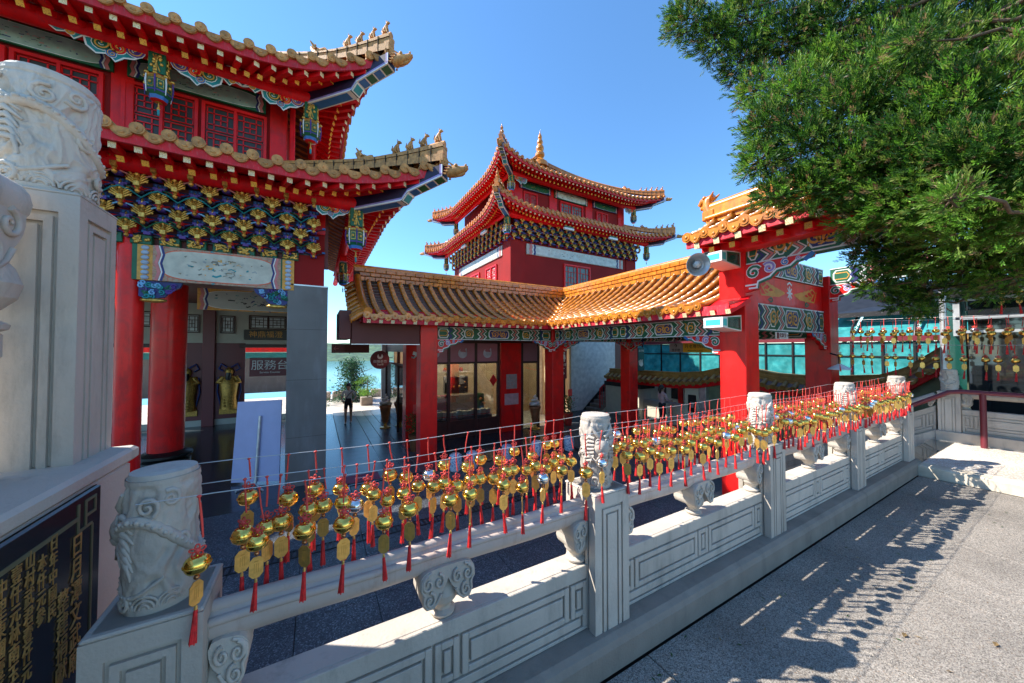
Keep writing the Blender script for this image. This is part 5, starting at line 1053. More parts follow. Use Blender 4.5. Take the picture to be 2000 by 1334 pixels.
m = MB(); m.bbox(WX+.5, WX+.58, 8.8, 9.0, -.6, .2, .01); m.build('red_panel', m_red, wsh)
wn = thing('window_band', 'long band of turquoise windows above the curving wall', 'window band', (14, 6, 0))
GX = 13.9; ends = [12.6, 11.4, 10.35, 9.4, 8.5, 7.7, 6.9, 6.1, 5.3, 4.55, 3.85, 3.2, 2.6, 2.05, 1.5]
m_tgl = foliage('turquoise_sheet', (.06, .42, .44), (.1, .5, .5), .25)
for a, b in zip(ends, ends[1:]):
    for (z0, z1) in ((.3, 1.42), (1.46, 1.86)): m = MB(); m.box(GX, GX+.012, b+.02, a-.02, z0, z1); m.build('pane', m_tgl, wn)
    m = MB(); m.box(GX-.04, GX+.04, b-.025, b+.025, .2, 1.9); m.build('mullion', m_dkmetal, wn)
m = MB(); m.box(GX-.03, GX+.03, 1.5, 12.6, 1.42, 1.46); m.build('transom', m_dkmetal, wn); m = MB(); m.box(GX-.07, GX+.07, 1.2, 12.6, 1.88, 2.02); m.build('head_rail', m_maroon, wn)
for i, (a, b) in enumerate(zip(ends[::2], ends[2::2])): m = MB(); m.add([(GX, a-.03, 2.02), (GX, b+.03, 2.02), (GX+1.1, b+.03, 2.75), (GX+1.1, a-.03, 2.75)], [(0,1,2,3)]); m.build('roof_sheet', m_tgl, wn); m = MB(); m.tube([(GX-.02, b, 1.95), (GX+.1, b, 2.3), (GX+.6, b, 2.7), (GX+1.2, b, 2.85)], .035, 6); m.build('arched_rib', m_dkmetal, wn)
sh_ = thing('lean_to_roof', 'dark sloping lean-to roof behind the right gate column', 'roof', (15.5, 2.5, 2.8)); m = MB(); m.add([(14.2, 4.6, 2.75), (14.2, 1.2, 2.75), (16.5, .8, 3.5), (16.5, 4.4, 4.0)], [(0,1,2,3)]); m.box(14.15, 14.25, .5, 4.7, 2.62, 2.76); m.build('sheet', m_dkmetal, sh_)
# ------------------------------------------------------------------ right rear balustrade, stair balustrade, dark building
def vpanel(par, X0, Y0, L, z0, z1, slope=0.):
    o_ = panel_mesh(L, 0, .1, z0, z1, 'panel', par, m_stone); me = o_.data
    if slope:
        for v in me.vertices: v.co.z += slope*v.co.x
    o_.location = (X0, Y0, 0); o_.rotation_euler = (0,0,-PI/2); return o_
RB = 9.15
bk_ = thing('rear_balustrade', 'white balustrade with red pipe rail in front of the dark building', 'balustrade', (RB, .4, .12))
obj('post_shaft', post_me, bk_, (RB+.1, 1.36, .22)); obj('carved_drum', drum_me[1], bk_, (RB+.1, 1.36, .941), (0,0,1.2), (.95,.95,.93))
obj('post_shaft', post_me, bk_, (RB+.1, -.8, .22)); obj('carved_drum', drum_me[0], bk_, (RB+.1, -.8, .941), (0,0,.2), (.95,.95,.93))
m = MB(); m.bbox(RB-.06, RB+.28, -4, 1.5, .1, .29, .01); m.build('base', m_stone, bk_)
vpanel(bk_, RB+.04, 1.23, 1.9, .29, .66); vpanel(bk_, RB+.04, -.93, 1.9, .29, .66)
for y0 in (1.22, -.95): m = MB(); m.tube([(RB+.1, y0, .9), (RB+.1, y0-1.9, .9)], .06, 12); m.build('rail', m_stone, bk_)
for y0 in (1.23, .27, -.67, -.93):
    m = MB(); cloud(m, 0, .85, 1.41, 1.54, .75, 0 if y0 == .27 else (1 if y0 in (1.23, -.93) else -1)); rot_to_v(m, RB+.1, y0); m.build('cloud_bracket', m_stone, bk_)
    m = MB(); m.lathe([(r_*.8, z*.85+.66) for r_, z in VASE], (RB+.1, y0+(-.03 if y0 != .27 else 0), 0), 16); m.build('baluster', m_stone, bk_)
pr_ = thing('pipe_handrail', 'dark red pipe handrail along the rear white balustrade', 'handrail', (RB-.2, .5, .12)); m = MB(); m.tube([(RB-.18, -4, .97), (RB-.18, 1.2, .97), (RB-.18, 1.32, .95), (RB-.18, 2.7, .02)], .035, 8); m.build('rail', m_maroon, pr_)
for y in (1.0, -1.6): m = MB(); m.tube([(RB-.18, y, .1), (RB-.18, y, .96)], .035, 8); m.build('upright', m_maroon, pr_)
sb_ = thing('stair_side_balustrade', 'white balustrade sloping down beside the courtyard steps', 'balustrade', (RB, 2, -.2))
o_ = panel_mesh(2.6, 0, .1, 0, .42, 'panel', sb_, m_stone)
for v in o_.data.vertices: v.co.z += .6*(v.co.x-2.6)+.27
o_.location = (RB+.04, 4.1, 0); o_.rotation_euler = (0,0,-PI/2)
m = MB(); m.tube([(RB+.1, 1.5, .86), (RB+.1, 4.1, -.7)], .06, 10); m.build('rail', m_stone, sb_); m = MB(); m.prism([(1.5, .28), (4.1, -1.28), (4.1, -1.5), (1.5, -1.5)], (RB-.02, 0, 0), Y_, Z_, X_*.22); m.build('base', m_stone, sb_)
m = MB(); cloud(m, 0, .78, 1.41, 1.54, .7, -1); rot_to_v(m, RB+.1, 1.5); m.v = [(x, y, z) for x, y, z in m.v]; m.build('cloud_bracket', m_stone, sb_)
db = thing('dark_glass_building', 'dark glazed building behind the rear balustrade under the tree', 'building', (11, 0, 0))
m = MB(); m.box(10.6, 10.75, 1.35, 1.58, -1.4, 2.6, 1); m.box(10.6, 10.75, -6, 1.32, -1.4, 2.6, 0); m.box(10.4, 14, -6, 1.58, 2.62, 2.75, 2); m.build('glazing', [m_mirror, m_dkgreen, m_dkmetal], db)
for (z) in (1.95, 2.2, 2.55): m = MB(); m.box(10.5, 10.58, -6, 1.45, z, z+.05); m.build('silver_bar', m_steel, db)
m = MB(); m.box(10.5, 10.58, 1.4, 1.48, 1.9, 2.6); m.build('silver_bar', m_steel, db)
sp_ = thing('steel_pole', 'slim white steel pole rising behind the corner of the rear balustrade', 'pole', (10.0, 1.52, -1)); m = MB(); m.tube([(10.0, 1.52, -1.4), (10.0, 1.52, 2.72)], .045, 12); m.build('pole', m_steel, sp_); m = MB(); m.lathe([(.09, 0), (.09, .02), (.05, .04)], (10.0, 1.52, -1.4), 12); m.build('foot_plate', m_steel, sp_)
# ------------------------------------------------------------------ stair with white wall, seen through the walkway
sw = thing('stair_flight', 'stone stair with red railing against the white wall past the shop', 'stairs', (13.3, 12.8, ZC))
SX = 2.05
m = MB(); m.prism([(-2.6, 0), (2.45, 0), (2.45, 4.6), (-2.6, 4.6)], (9.6+SX, 13.4, ZC), X_, Z_, Y_*.1); m.build('white_wall', M('white_plaster', (.7, .67, .6), .7), sw)
m = MB(); m.box(9.6+SX+2.45, 18, 13.45, 13.6, ZC, 4.6); m.build('dark_opening_sheet', m_brown, sw)  # dark sheet: shade of the opening beside the stair, put into colour
m = MB(); m.prism([(0, 0), (.35, 0), (2.75, 1.7), (2.4, 1.95)], (9.7+SX, 13.38, ZC), X_, Z_, -Y_*.03); m.build('dark_skirting', m_black, sw)
for i in range(9): m = MB(); m.bbox(9.9+SX+.27*i, 10.2+SX+.27*i+2.6, 12.5, 13.36, ZC+.17*i, ZC+.17*(i+1), .01); m.build('step', m_kerb, sw)
m = MB(); m.prism([(0, .0), (.4, 0), (2.9, 1.6), (2.6, 1.75)], (10.1+SX, 12.5, ZC), X_, Z_, -Y_*.06); m.build('stringer', m_cream2, sw)
m = MB(); m.tube([(10.1+SX, 12.55, ZC+.2), (10.1+SX, 12.55, ZC+1.15)], .03, 6); m.tube([(10.1+SX, 12.55, ZC+1.15), (12.5+SX, 12.55, ZC+2.7)], .03, 6)
for i in range(12): x = 10.25+SX+.19*i; m.tube([(x, 12.55, ZC+.3+.118*i), (x, 12.55, ZC+1.2+.122*i)], .014, 5)
m.build('railing', m_red, sw)
# ------------------------------------------------------------------ signs
def board(name, label, x0, x1, y, z0, z1, mat, th=.04, cat='sign'):
    e = thing(name, label, cat, ((x0+x1)/2, y, z0)); m = MB(); m.bbox(x0, x1, y, y+th, z0, z1, .006); m.build('board', mat, e); return e
e = board('restroom_sign', 'maroon restroom sign with two figures and arrow beside the corner column', 7.28, 7.64, 9.5, .62, 1.62, m_maroon)
for sx_, sk in ((7.38, 0), (7.52, 1)):
    m = MB(); m.ell((sx_, 9.49, 1.52), .032, .006, .035, 8, 6); m.prism([(-.045, 0), (.045, 0), (.05, -.15), (.022, -.15), (.02, -.26), (-.02, -.26), (-.022, -.15), (-.05, -.15)] if not sk else [(-.03, 0), (.03, 0), (.06, -.17), (.02, -.17), (.018, -.26), (-.018, -.26), (-.02, -.17), (-.06, -.17)], (sx_, 9.496, 1.47), X_, Z_, -Y_*.006); m.build('figure_icon', m_white, e)
text('化妝室', .1, m_white, 'lettering', e, (7.46, 9.495, 1.1), X_, Z_); text('Toilet', .07, m_white, 'lettering', e, (7.46, 9.495, .98), X_, Z_); text('→', .2, m_white, 'arrow', e, (7.46, 9.495, .8), X_, Z_)
e = board('hand_washing_sign', 'dark teal hand washing sign on the rear walkway column', 10.95, 11.3, 9.2, .8, 1.72, M('dark_teal_sign', (.01, .07, .085), .4)); text('洗手檯', .1, m_white, 'lettering', e, (11.125, 9.195, 1.58), X_, Z_)
m = MB(); m.ell((11.125, 9.195, 1.06), .1, .005, .09, 10, 8)
for i in range(4): m.tube([(11.05+.045*i, 9.195, 1.1), (11.03+.05*i, 9.195, 1.22+.02*(i % 2))], .016, 6)
m.tube([(11.02, 9.195, 1.02), (10.98, 9.195, 1.2)], .018, 6); m.build('hand_icon', m_white, e)
e = thing('direction_sign', 'grey and yellow direction sign with arrows hanging beside the gate', 'sign', (10.0, 6.0, 1.4))
AX = 9.9
m = MB(); m.bbox(AX, AX+.04, 6.62, 7.08, 1.55, 1.84, .004); m.build('grey_board', m_signg, e); m = MB(); m.bbox(AX, AX+.04, 5.68, 6.61, 1.55, 1.84, .004); m.build('yellow_board', m_signy, e); m = MB(); m.bbox(AX+.01, AX+.05, 4.9, 5.67, 1.55, 1.84, .004); m.build('maroon_board', m_maroon, e)
text('洗手間', .1, m_black, 'lettering', e, (AX-.003, 6.85, 1.61), -Y_, Z_); text('↑', .16, m_black, 'arrow', e, (AX-.003, 6.85, 1.75), -Y_, Z_); text('月老尊坊前', .13, m_black, 'lettering', e, (AX-.003, 6.22, 1.73), -Y_, Z_); text('Matchmaker pavilion', .055, m_black, 'lettering', e, (AX-.003, 6.22, 1.6), -Y_, Z_); text('→', .2, m_black, 'arrow', e, (AX-.003, 5.8, 1.69), -Y_, Z_); text('參拜請往前', .09, m_white, 'lettering', e, (AX-.0, 5.3, 1.7), -Y_, Z_)
m = MB(); m.tube([(AX+.02, 6.9, 1.84), (AX+.02, 6.9, 2.5)], .01, 5); m.tube([(AX+.02, 5.4, 1.84), (AX+.02, 5.4, 2.5)], .01, 5); m.build('hanger', m_dkmetal, e)
e = board('small_restroom_sign', 'small white restroom sign under the painted gate beam', 8.1, 8.62, 3.36, 1.86, 2.0, m_white, .03); text('化妝室→', .1, m_maroon, 'lettering', e, (8.42, 3.356, 1.93), X_, Z_); m = MB(); m.box(8.11, 8.2, 3.352, 3.36, 1.87, 1.99); m.build('icon_field', m_maroon, e)
e = board('service_desk_sign', 'maroon service desk sign inside the hall behind the pillar', -2.0, -.3, 14.5, .72, 1.35, m_maroon, .3); text('服務台', .36, m_white, 'lettering', e, (-1.42, 14.495, 1.08), X_, Z_); text('祈福 · 點燈 · 服務', .11, m_white, 'lettering', e, (-.6, 14.495, 1.05), X_, Z_); text('Service Counter', .09, m_white, 'lettering', e, (-1.42, 14.495, .85), X_, Z_)
e = board('passage_sign', 'maroon hanging sign with two arrows over the lakeside passage', .42, 1.62, 13.2, 1.52, 1.83, m_maroon, .05); text('←', .22, m_pink, 'arrow', e, (.56, 13.195, 1.67), X_, Z_); text('→', .24, m_black, 'arrow', e, (1.5, 13.195, 1.67), X_, Z_); m = MB(); m.box(.8, .81, 13.19, 13.2, 1.53, 1.82); m.box(.83, 1.6, 13.192, 13.2, 1.54, 1.81); m.build('divider', m_brown, e)
e = thing('round_shop_sign', 'round maroon shop sign with white crest hanging by the passage', 'sign', (2.3, 14.6, 1.2)); m = MB(); m.lathe([(.36, 0), (.37, .02), (.37, .06), (.36, .08)], (2.2, 14.6, 1.22), 36, axis='y'); m.build('disc', m_maroon, e); m = MB(); out = [(.11*math.cos(R(t)), .11*math.sin(R(t))) for t in range(125, 416, 12)]+[(.05*math.cos(R(t)), .03+.05*math.sin(R(t))) for t in range(20, -210, -30)]; m.prism(out, (2.2, 14.597, 1.36), X_, Z_, -Y_*.004); m.build('crest', m_white, e)
text('御膳茶坊', .13, m_white, 'lettering', e, (2.2, 14.595, 1.15), X_, Z_); text('Tea18', .1, m_white, 'lettering', e, (2.2, 14.595, 1.03), X_, Z_); m = MB(); m.tube([(2.5, 14.64, 1.3), (2.7, 14.64, 1.3)], .015, 6); m.build('arm', m_dkmetal, e)
e = thing('panel_board', 'blank pale violet display board on a steel stand in the hall', 'board', (-1.15, 9.7, ZC)); m = MB(); m.add([V((-1.68, 10.0, ZC+.05)), V((-.74, 9.62, ZC+.05)), V((-.72, 9.72, .46)), V((-1.6, 10.1, .42))], [(0,1,2,3)]); bm_ = MB(); q = [V(v) for v in m.v]; n_ = (q[1]-q[0]).cross(q[3]-q[0]).normalized()*.03; bm_.add([a for a in q]+[a-n_ for a in q], [(0,1,2,3), (7,6,5,4), (0,4,5,1), (1,5,6,2), (2,6,7,3), (3,7,4,0)]); bm_.build('board', m_board, e); m = MB(); m.tube([(-1.2, 9.76, ZC), (-1.14, 9.84, .1)], .03, 8); m.tube([(-1.2, 9.74, ZC+.03), (-1.0, 9.2, ZC+.03)], .02, 6); m.tube([(-1.2, 9.76, ZC+.03), (-1.5, 9.4, ZC+.03)], .02, 6); m.build('stand', m_steel, e)
e = thing('security_camera', 'white security camera on the red pier of the shop', 'camera', (2.5, 10.8, 1.5)); m = MB(); m.bar((2.55, 10.6, 1.53), (2.85, 10.5, 1.45), .1, .1); m.build('housing', m_white, e); m = MB(); m.tube([(2.6, 10.95, 1.4), (2.6, 10.7, 1.38), (2.65, 10.58, 1.46)], .025, 6); m.build('mount', m_white, e)
# ------------------------------------------------------------------ stools, mat, pots, cone statues
stl = MB(); pr2 = [(.10, 0), (.13, .02), (.155, .1), (.165, .22), (.155, .34), (.13, .42), (.11, .44), (.06, .445), (.001, .44)]; stl.lathe(pr2, (0,0,0), 20); st_me = stl.mesh('stool_body', m_ceram); rg = MB(); rg.lathe([(.15, .06), (.158, .07), (.15, .08)], (0,0,0), 20); rg.lathe([(.146, .37), (.152, .38), (.146, .39)], (0,0,0), 20)
for q in range(16): a = q*PI/8; rg.ell((.142*math.cos(a), .142*math.sin(a), .4), .012, .012, .012, 6, 4)
rg_me = rg.mesh('stud_ring', m_ceram)
for i, (x, y) in enumerate(((3.08, 8.3), (3.52, 8.27), (4.6, 8.35), (5.56, 8.3), (6.7, 8.25))):
    copies(('drum_stool', [('stool_body', st_me, (0,0,0), []), ('stud_ring', rg_me, (0,0,0), [])]), (x, y, ZC+.005), i, 1., None, ['blue and white ceramic drum stool nearest the big red walkway column', 'second ceramic drum stool from the big red walkway column', 'ceramic drum stool in the middle of the row of five', 'ceramic drum stool below the left side of the carved second post', 'ceramic drum stool at the right end of the row'][i], 'stool', 'ceramic drum stools along the walkway')
m = MB(); m.bbox(.42, 1.35, 8.72, 9.2, ZC+.013, ZC+.03, .005, 0); m.bbox(.8, 1.1, 8.9, 8.98, ZC+.03, ZC+.034, .002, 1); tag(m.build('door_mat', [M('rose_mat', (.3, .07, .11), .8), m_red]), 'rose red mat lying on the dark floor by the grey pillar', 'mat')
def potted(x, y, h, label, potm):
    e = thing('potted_kumquat', label, 'potted plant', (x, y, ZC)); m = MB(); m.lathe([(.13, 0), (.15, .1), (.2, .45), (.21, .5), (.19, .5), (.17, .46), (.001, .46)], (x, y, ZC+.01), 18); m.build('pot', potm, e)
    m = MB(); m.tube([(x, y, ZC+.4), (x+.02, y, ZC+h*.75)], [.03, .015], 6); m.build('stem', m_bark, e); m = MB(); rr = random.Random(x)
    for i in range(420):
        a, b, c = rr.gauss(0, .12), rr.gauss(0, .12), rr.uniform(.5, h); p = V((x+a, y+b, ZC+c)); d = V((rr.uniform(-1, 1), rr.uniform(-1, 1), rr.uniform(-.4, 1))).normalized(); s_ = d.cross(V((rr.uniform(-1,1), rr.uniform(-1,1), .3))).normalized()*.022; m.add([p-s_, p+d*.04+s_*.2, p+d*.08, p+d*.03-s_*1.2], [(0,1,2,3)], 0)
    m.build('leaves', m_leaf, e); m = MB()
    for i in range(24): m.ell((x+rr.gauss(0, .13), y+rr.gauss(0, .13), ZC+rr.uniform(.55, h)), .025, .025, .025, 6, 5)
    struct(m.build('fruit', m_orange, e), 'stuff'); m = MB(); m.bbox(x-.1, x+.1, y-.14, y-.12, ZC+h, ZC+h+.28, .004); m.build('red_card', m_cord, e); return e
potted(2.62, 10.55, 1.15, 'kumquat plant in a copper pot with red card by the shop pier', m_terra); potted(8.9, 11.0, 1.2, 'kumquat plant in a red pot with red card by the white stair wall', M('red_pot', (.4, .03, .02), .4))
def cone(x, y, label):
    e = thing('cone_statue', label, 'statue', (x, y, ZC)); m = MB(); m.lathe([(.2, 0), (.2, .04), (.06, .06), (.05, .2), (.12, .22)], (x, y, ZC+.01), 18); m.build('gold_base', m_gold, e); m = MB(); m.lathe([(.09, .2), (.21, .8), (.23, .82), (.23, .9)], (x, y, ZC), 20)
    for i in range(7): m.lathe([(.105+.014*i, .28+.075*i), (.112+.014*i, .29+.075*i), (.105+.014*i, .3+.075*i)], (x, y, ZC), 20)
    m.build('wafer_cone', m_terra, e); m = MB(); pts = []
    for i in range(60): t = i/59; a = t*6*PI; r_ = .17*(1-t)+.01; pts.append((x+r_*math.cos(a), y+r_*math.sin(a), ZC+.92+.42*t))
    m.tube(pts, [.085*(1-.75*i/59) for i in range(60)], 8); m.build('swirl', M('cream_swirl', (.8, .72, .62), .4), e)
cone(2.35, 14.2, 'ice cream cone statue by the steel post of the passage'); cone(7.35, 11.1, 'ice cream cone statue beside the shop doorway')
# ------------------------------------------------------------------ people
def person(name, label, loc, rot, J, cols, hair, s=1.):
    """skinned figure; J = joints, faces coloured by height"""
    e = thing(name, label, 'person', loc); e.rotation_euler = (0,0,rot); names = list(J['v']); me = bpy.data.meshes.new('b'); me.from_pydata([J['v'][n][0] for n in names], [(names.index(a), names.index(b)) for a, b in J['e']], [])
    o = bpy.data.objects.new('b', me); COL.objects.link(o); md = o.modifiers.new('s', 'SKIN'); md.use_smooth_shade = True; su = o.modifiers.new('u', 'SUBSURF'); su.levels = 2; su.render_levels = 2
    for i, n in enumerate(names): r_ = J['v'][n][1]; me.skin_vertices[0].data[i].radius = r_ if hasattr(r_, '__len__') else (r_, r_)
    me.skin_vertices[0].data[0].use_root = True
    dg = bpy.context.evaluated_depsgraph_get(); bm2 = bpy.data.meshes.new_from_object(o.evaluated_get(dg)); bpy.data.objects.remove(o)
    bm2.materials.clear()
    for c in cols['mats']: bm2.materials.append(c)
    for p in bm2.polygons: p.material_index = cols['f'](p.center); p.use_smooth = True
    b = bpy.data.objects.new('body', bm2); COL.objects.link(b); b.parent = e
    for n_, mb, mt in hair: c = bpy.data.objects.new(n_, mb.mesh(n_, mt)); COL.objects.link(c); c.parent = e
    return e
JW = {'v': {'pel': ((0,0,.92), (.15,.11)), 'wst': ((0,0,1.06), (.125,.095)), 'chs': ((0,-.01,1.27), (.155,.11)), 'nk': ((0,0,1.41), (.055,.055)), 'hd0': ((0,-.01,1.47), (.06,.07)), 'hd': ((0,-.015,1.56), (.078,.095)), 'ht': ((0,-.01,1.63), (.05,.06)),
 'hl': ((-.09,0,.86), .09), 'kl': ((-.10,-.08,.50), .058), 'al': ((-.10,.06,.10), .038), 'fl': ((-.10,.0,.06), .035), 'tl': ((-.10,-.1,.03), .03), 'hr': ((.09,0,.86), .09), 'kr': ((.09,.06,.49), .058), 'ar': ((.085,.16,.14), .038), 'fr': ((.085,.12,.08), .035), 'tr': ((.085,.04,.05), .03),
 'sl': ((-.17,0,1.36), .055), 'el': ((-.27,.06,1.12), .042), 'wl': ((-.22,-.06,.98), .032), 'nl': ((-.18,-.11,.97), .035), 'sr': ((.17,0,1.36), .055), 'er': ((.28,.05,1.12), .042), 'wr': ((.2,-.08,1.0), .032), 'nr': ((.15,-.11,1.0), .035)},
 'e': [('pel','wst'), ('wst','chs'), ('chs','nk'), ('nk','hd0'), ('hd0','hd'), ('hd','ht'), ('pel','hl'), ('hl','kl'), ('kl','al'), ('al','fl'), ('fl','tl'), ('pel','hr'), ('hr','kr'), ('kr','ar'), ('ar','fr'), ('fr','tr'), ('chs','sl'), ('sl','el'), ('el','wl'), ('wl','nl'), ('chs','sr'), ('sr','er'), ('er','wr'), ('wr','nr')]}
def hairm(back=.1, bun=True):
    m = MB(); m.ell((0, .018, 1.6), .098, .108, .105, 12, 8); m.tube([(0, .07, 1.6), (0, .1, 1.5), (0, .09, 1.36)], [.075, .07, .03], 8); return m
def facem():
    m = MB()
    for sg in (-1, 1): m.ell((sg*.03, -.108, 1.565), .012, .008, .008, 6, 4, 1); m.ell((sg*.088, 0, 1.55), .012, .02, .03, 6, 4, 0)
    m.tube([(0, -.105, 1.575), (0, -.125, 1.535)], [.01, .015], 6, 0); m.ell((0, -.108, 1.505), .025, .008, .008, 8, 4, 2); return m
m_shirt = M('white_cotton', (.62, .6, .58), .8); m_short = M('black_cotton', (.02, .02, .025), .8); m_lip = M('lip', (.35, .1, .09), .5); m_pinkc = M('pink_cotton', (.55, .36, .36), .8)
def handm(x, y, z, d):
    m = MB(); m.ell((x, y, z), .022, .035, .04, 8, 6)
    for i in range(4): m.tube([(x+.012*(i-1.5), y-.02, z-.02), (x+.013*(i-1.5), y-.045, z-.05), (x+.012*(i-1.5), y-.035, z-.075+.006*abs(i-1.5))], [.009, .008, .006], 5)
    m.tube([(x+d*.02, y-.01, z+.01), (x+d*.035, y-.04, z-.01), (x+d*.03, y-.055, z-.03)], [.01, .009, .006], 5); return m
shoes = MB(); [shoes.ell((x, y, z), .045, .12, .035, 8, 6) for x, y, z in ((-.10, -.06, .035), (.085, .07, .055))]
person('person', 'person in white shirt and black shorts walking along the lakeside passage', (1.13, 15.5, ZC+.015), R(-8), JW, {'mats': [m_skin, m_shirt, m_short], 'f': lambda c: 2 if .66 < c.z < .99 and abs(c.x) < .2 else 1 if (.97 < c.z < 1.42 and abs(c.x) < .215) or (1.17 < c.z < 1.42) else 0}, [('hair', hairm(), m_hair), ('face', facem(), [m_skin, m_black, m_lip]), ('hand', handm(-.17, -.12, .96, 1), m_skin), ('hand', handm(.14, -.12, .98, -1), m_skin), ('shoes', shoes, m_dkmetal)])
bg_ = thing('shoulder_bag', 'small black bag worn across the white shirt by the walking person', 'bag', (1.12, 15.36, -.4)); m = MB(); m.bbox(1.0, 1.22, 15.30, 15.37, -.48, -.34, .02); m.build('pouch', m_short, bg_); m = MB(); m.tube([(1.02, 15.36, -.36), (1.12, 15.37, -.2), (1.28, 15.42, -.05)], .014, 6); m.build('strap', m_short, bg_)
JS = {'v': dict(JW['v']), 'e': JW['e']}; JS['v'].update({'kl': ((-.09,-.01,.5), .06), 'al': ((-.09,.03,.1), .04), 'fl': ((-.09,.0,.05), .035), 'tl': ((-.09,-.1,.03), .03), 'kr': ((.09,-.01,.5), .06), 'ar': ((.09,.03,.1), .04), 'fr': ((.09,0,.05), .035), 'tr': ((.09,-.1,.03), .03), 'el': ((-.24,-.06,1.12), .045), 'wl': ((-.17,-.25,1.08), .033), 'nl': ((-.15,-.32,1.07), .035), 'er': ((.24,-.06,1.12), .045), 'wr': ((.17,-.25,1.08), .033), 'nr': ((.15,-.32,1.07), .035)})
person('person', 'person in pink top and black trousers standing at the washroom sink', (11.75, 8.75, ZC+.01), R(75), JS, {'mats': [m_skin, m_pinkc, m_short], 'f': lambda c: 2 if .05 < c.z < 1.0 and abs(c.x) < .2 else 1 if (.97 < c.z < 1.42) and c.y > -.22 else 0}, [('hair', hairm(), m_hair), ('face', facem(), [m_skin, m_black, m_lip]), ('hand', handm(-.15, -.34, 1.06, 1), m_skin), ('hand', handm(.15, -.34, 1.06, -1), m_skin)])
# ------------------------------------------------------------------ lake, hills, lakeside trees
m = MB(); m.add([(-6000, 60, -75), (6000, 60, -75), (6000, 7000, -75), (-6000, 7000, -75)], [(0,1,2,3)]); lk = m.build('lake', M('lake_water', (.03, .2, .26), .12, var=.08, scale=.01, bump=.15, bscale=.3)); struct(lk)
m = MB(); P = []
for j in range(14):
    row = []
    for i in range(121):
        x = -4500+75*i; y = 2400+j*120; h = (1-abs(j-9)/9.)*(150+120*noise.noise(V((x*.0012, 3, 1)))+60*noise.noise(V((x*.004, y*.004, 2))))+22*noise.noise(V((x*.012, y*.012, 5)))
        row.append((x, y+90*noise.noise(V((x*.003, 0, 8))), -78+max(0, h)*(1 if j else .02)))
    P.append(row)
m.grid(P, 0, True); struct(m.build('hills', M('forest_hills', (.05, .11, .07), .95, var=.4, scale=.02, col2=(.09, .15, .07), mask=(.45, .6))))
m = MB(); m.box(-30, 40, 18.7, 27, ZC-.3, ZC-.05); struct(m.build('lakeside_path', m_floor2))
def fol_tree(name, label, x, y, z, h, r, col, trunk_h, n=2600, lean=0., conif=False, seed=1):
    e = thing(name, label, 'tree', (x, y, z)); rr = random.Random(seed); m = MB(); m.tube([(x, y, z), (x+lean*.4, y, z+h*.5), (x+lean, y, z+h*.95)], [.12*h/4, .08*h/4, .02], 8); 
    for i in range(9): a = rr.uniform(0, 6.28); hh = rr.uniform(.3, .85)*h; m.tube([(x+lean*hh/h, y, z+hh), (x+lean*hh/h+r*.7*math.cos(a), y+r*.7*math.sin(a), z+hh+.12*h)], [.03*h/4, .01], 5)
    m.build('trunk', m_bark, e); m = MB()
    lobes = [(rr.uniform(0, 6.28), rr.uniform(.25, .95), rr.uniform(.25, 1)) for _ in range(26)]
    for i in range(n):
        la, lh, lr = lobes[i % 26]; wd = (1.05-lh) if conif else math.sin(PI*min(1, lh*.9+.05))
        c = V((x+lean*lh+r*lr*wd*math.cos(la), y+r*lr*wd*math.sin(la), z+h*lh)); q = V((rr.gauss(0, 1), rr.gauss(0, 1), rr.gauss(0, .6)))*r*.17; p = c+q
        d = V((rr.gauss(0, 1), rr.gauss(0, 1), rr.gauss(.3, .7))).normalized(); s_ = d.cross(V((rr.gauss(0,1), rr.gauss(0,1), rr.gauss(0,1)))).normalized(); l = rr.uniform(.09, .17)*h/4
        m.add([p-s_*l*.25, p+d*l*.5+s_*l*.1, p+d*l, p+d*l*.4-s_*l*.35], [(0,1,2,3)], 0)
    m.build('crown', col, e); return e
fol_tree('pine_tree', 'spreading pine tree by the lake behind the walking person', 1.8, 23.2, ZC-1.6, 4.1, 1.75, m_pine, 1, 6500, .1, True, 4); fol_tree('lakeside_bush', 'dark green bush at the left edge of the lakeside passage', .35, 22.0, ZC-.8, 1.6, .8, m_leaf, .3, 1500, 0, False, 9); fol_tree('lakeside_bush', 'bright green bush in a planter right of the walking person', 2.5, 21.0, ZC+.1, 1.5, .75, m_jun2, .3, 3500, 0, False, 3)
e = thing('planter_box', 'weathered planter box under the bright green lakeside bush', 'planter', (2.4, 21, ZC)); m = MB(); m.bbox(2.15, 2.75, 20.7, 21.3, ZC-.05, ZC+.4, .02); m.build('box', m_kerb, e)
for i in range(5): m = MB(); m.bbox(.1+.75*i, .75+.75*i, 24.2, 24.5, ZC-.1, ZC+.45, .05); o_ = m.build('stone_block', m_stonep); tag(o_, ['pale stone block at the left end of the lakeside edge', 'pale stone block second along the lakeside edge', 'pale stone block behind the walking person by the lake', 'pale stone block fourth along the lakeside edge', 'pale stone block at the right end of the lakeside edge'][i], 'stone block', 'stone blocks along the lake edge')
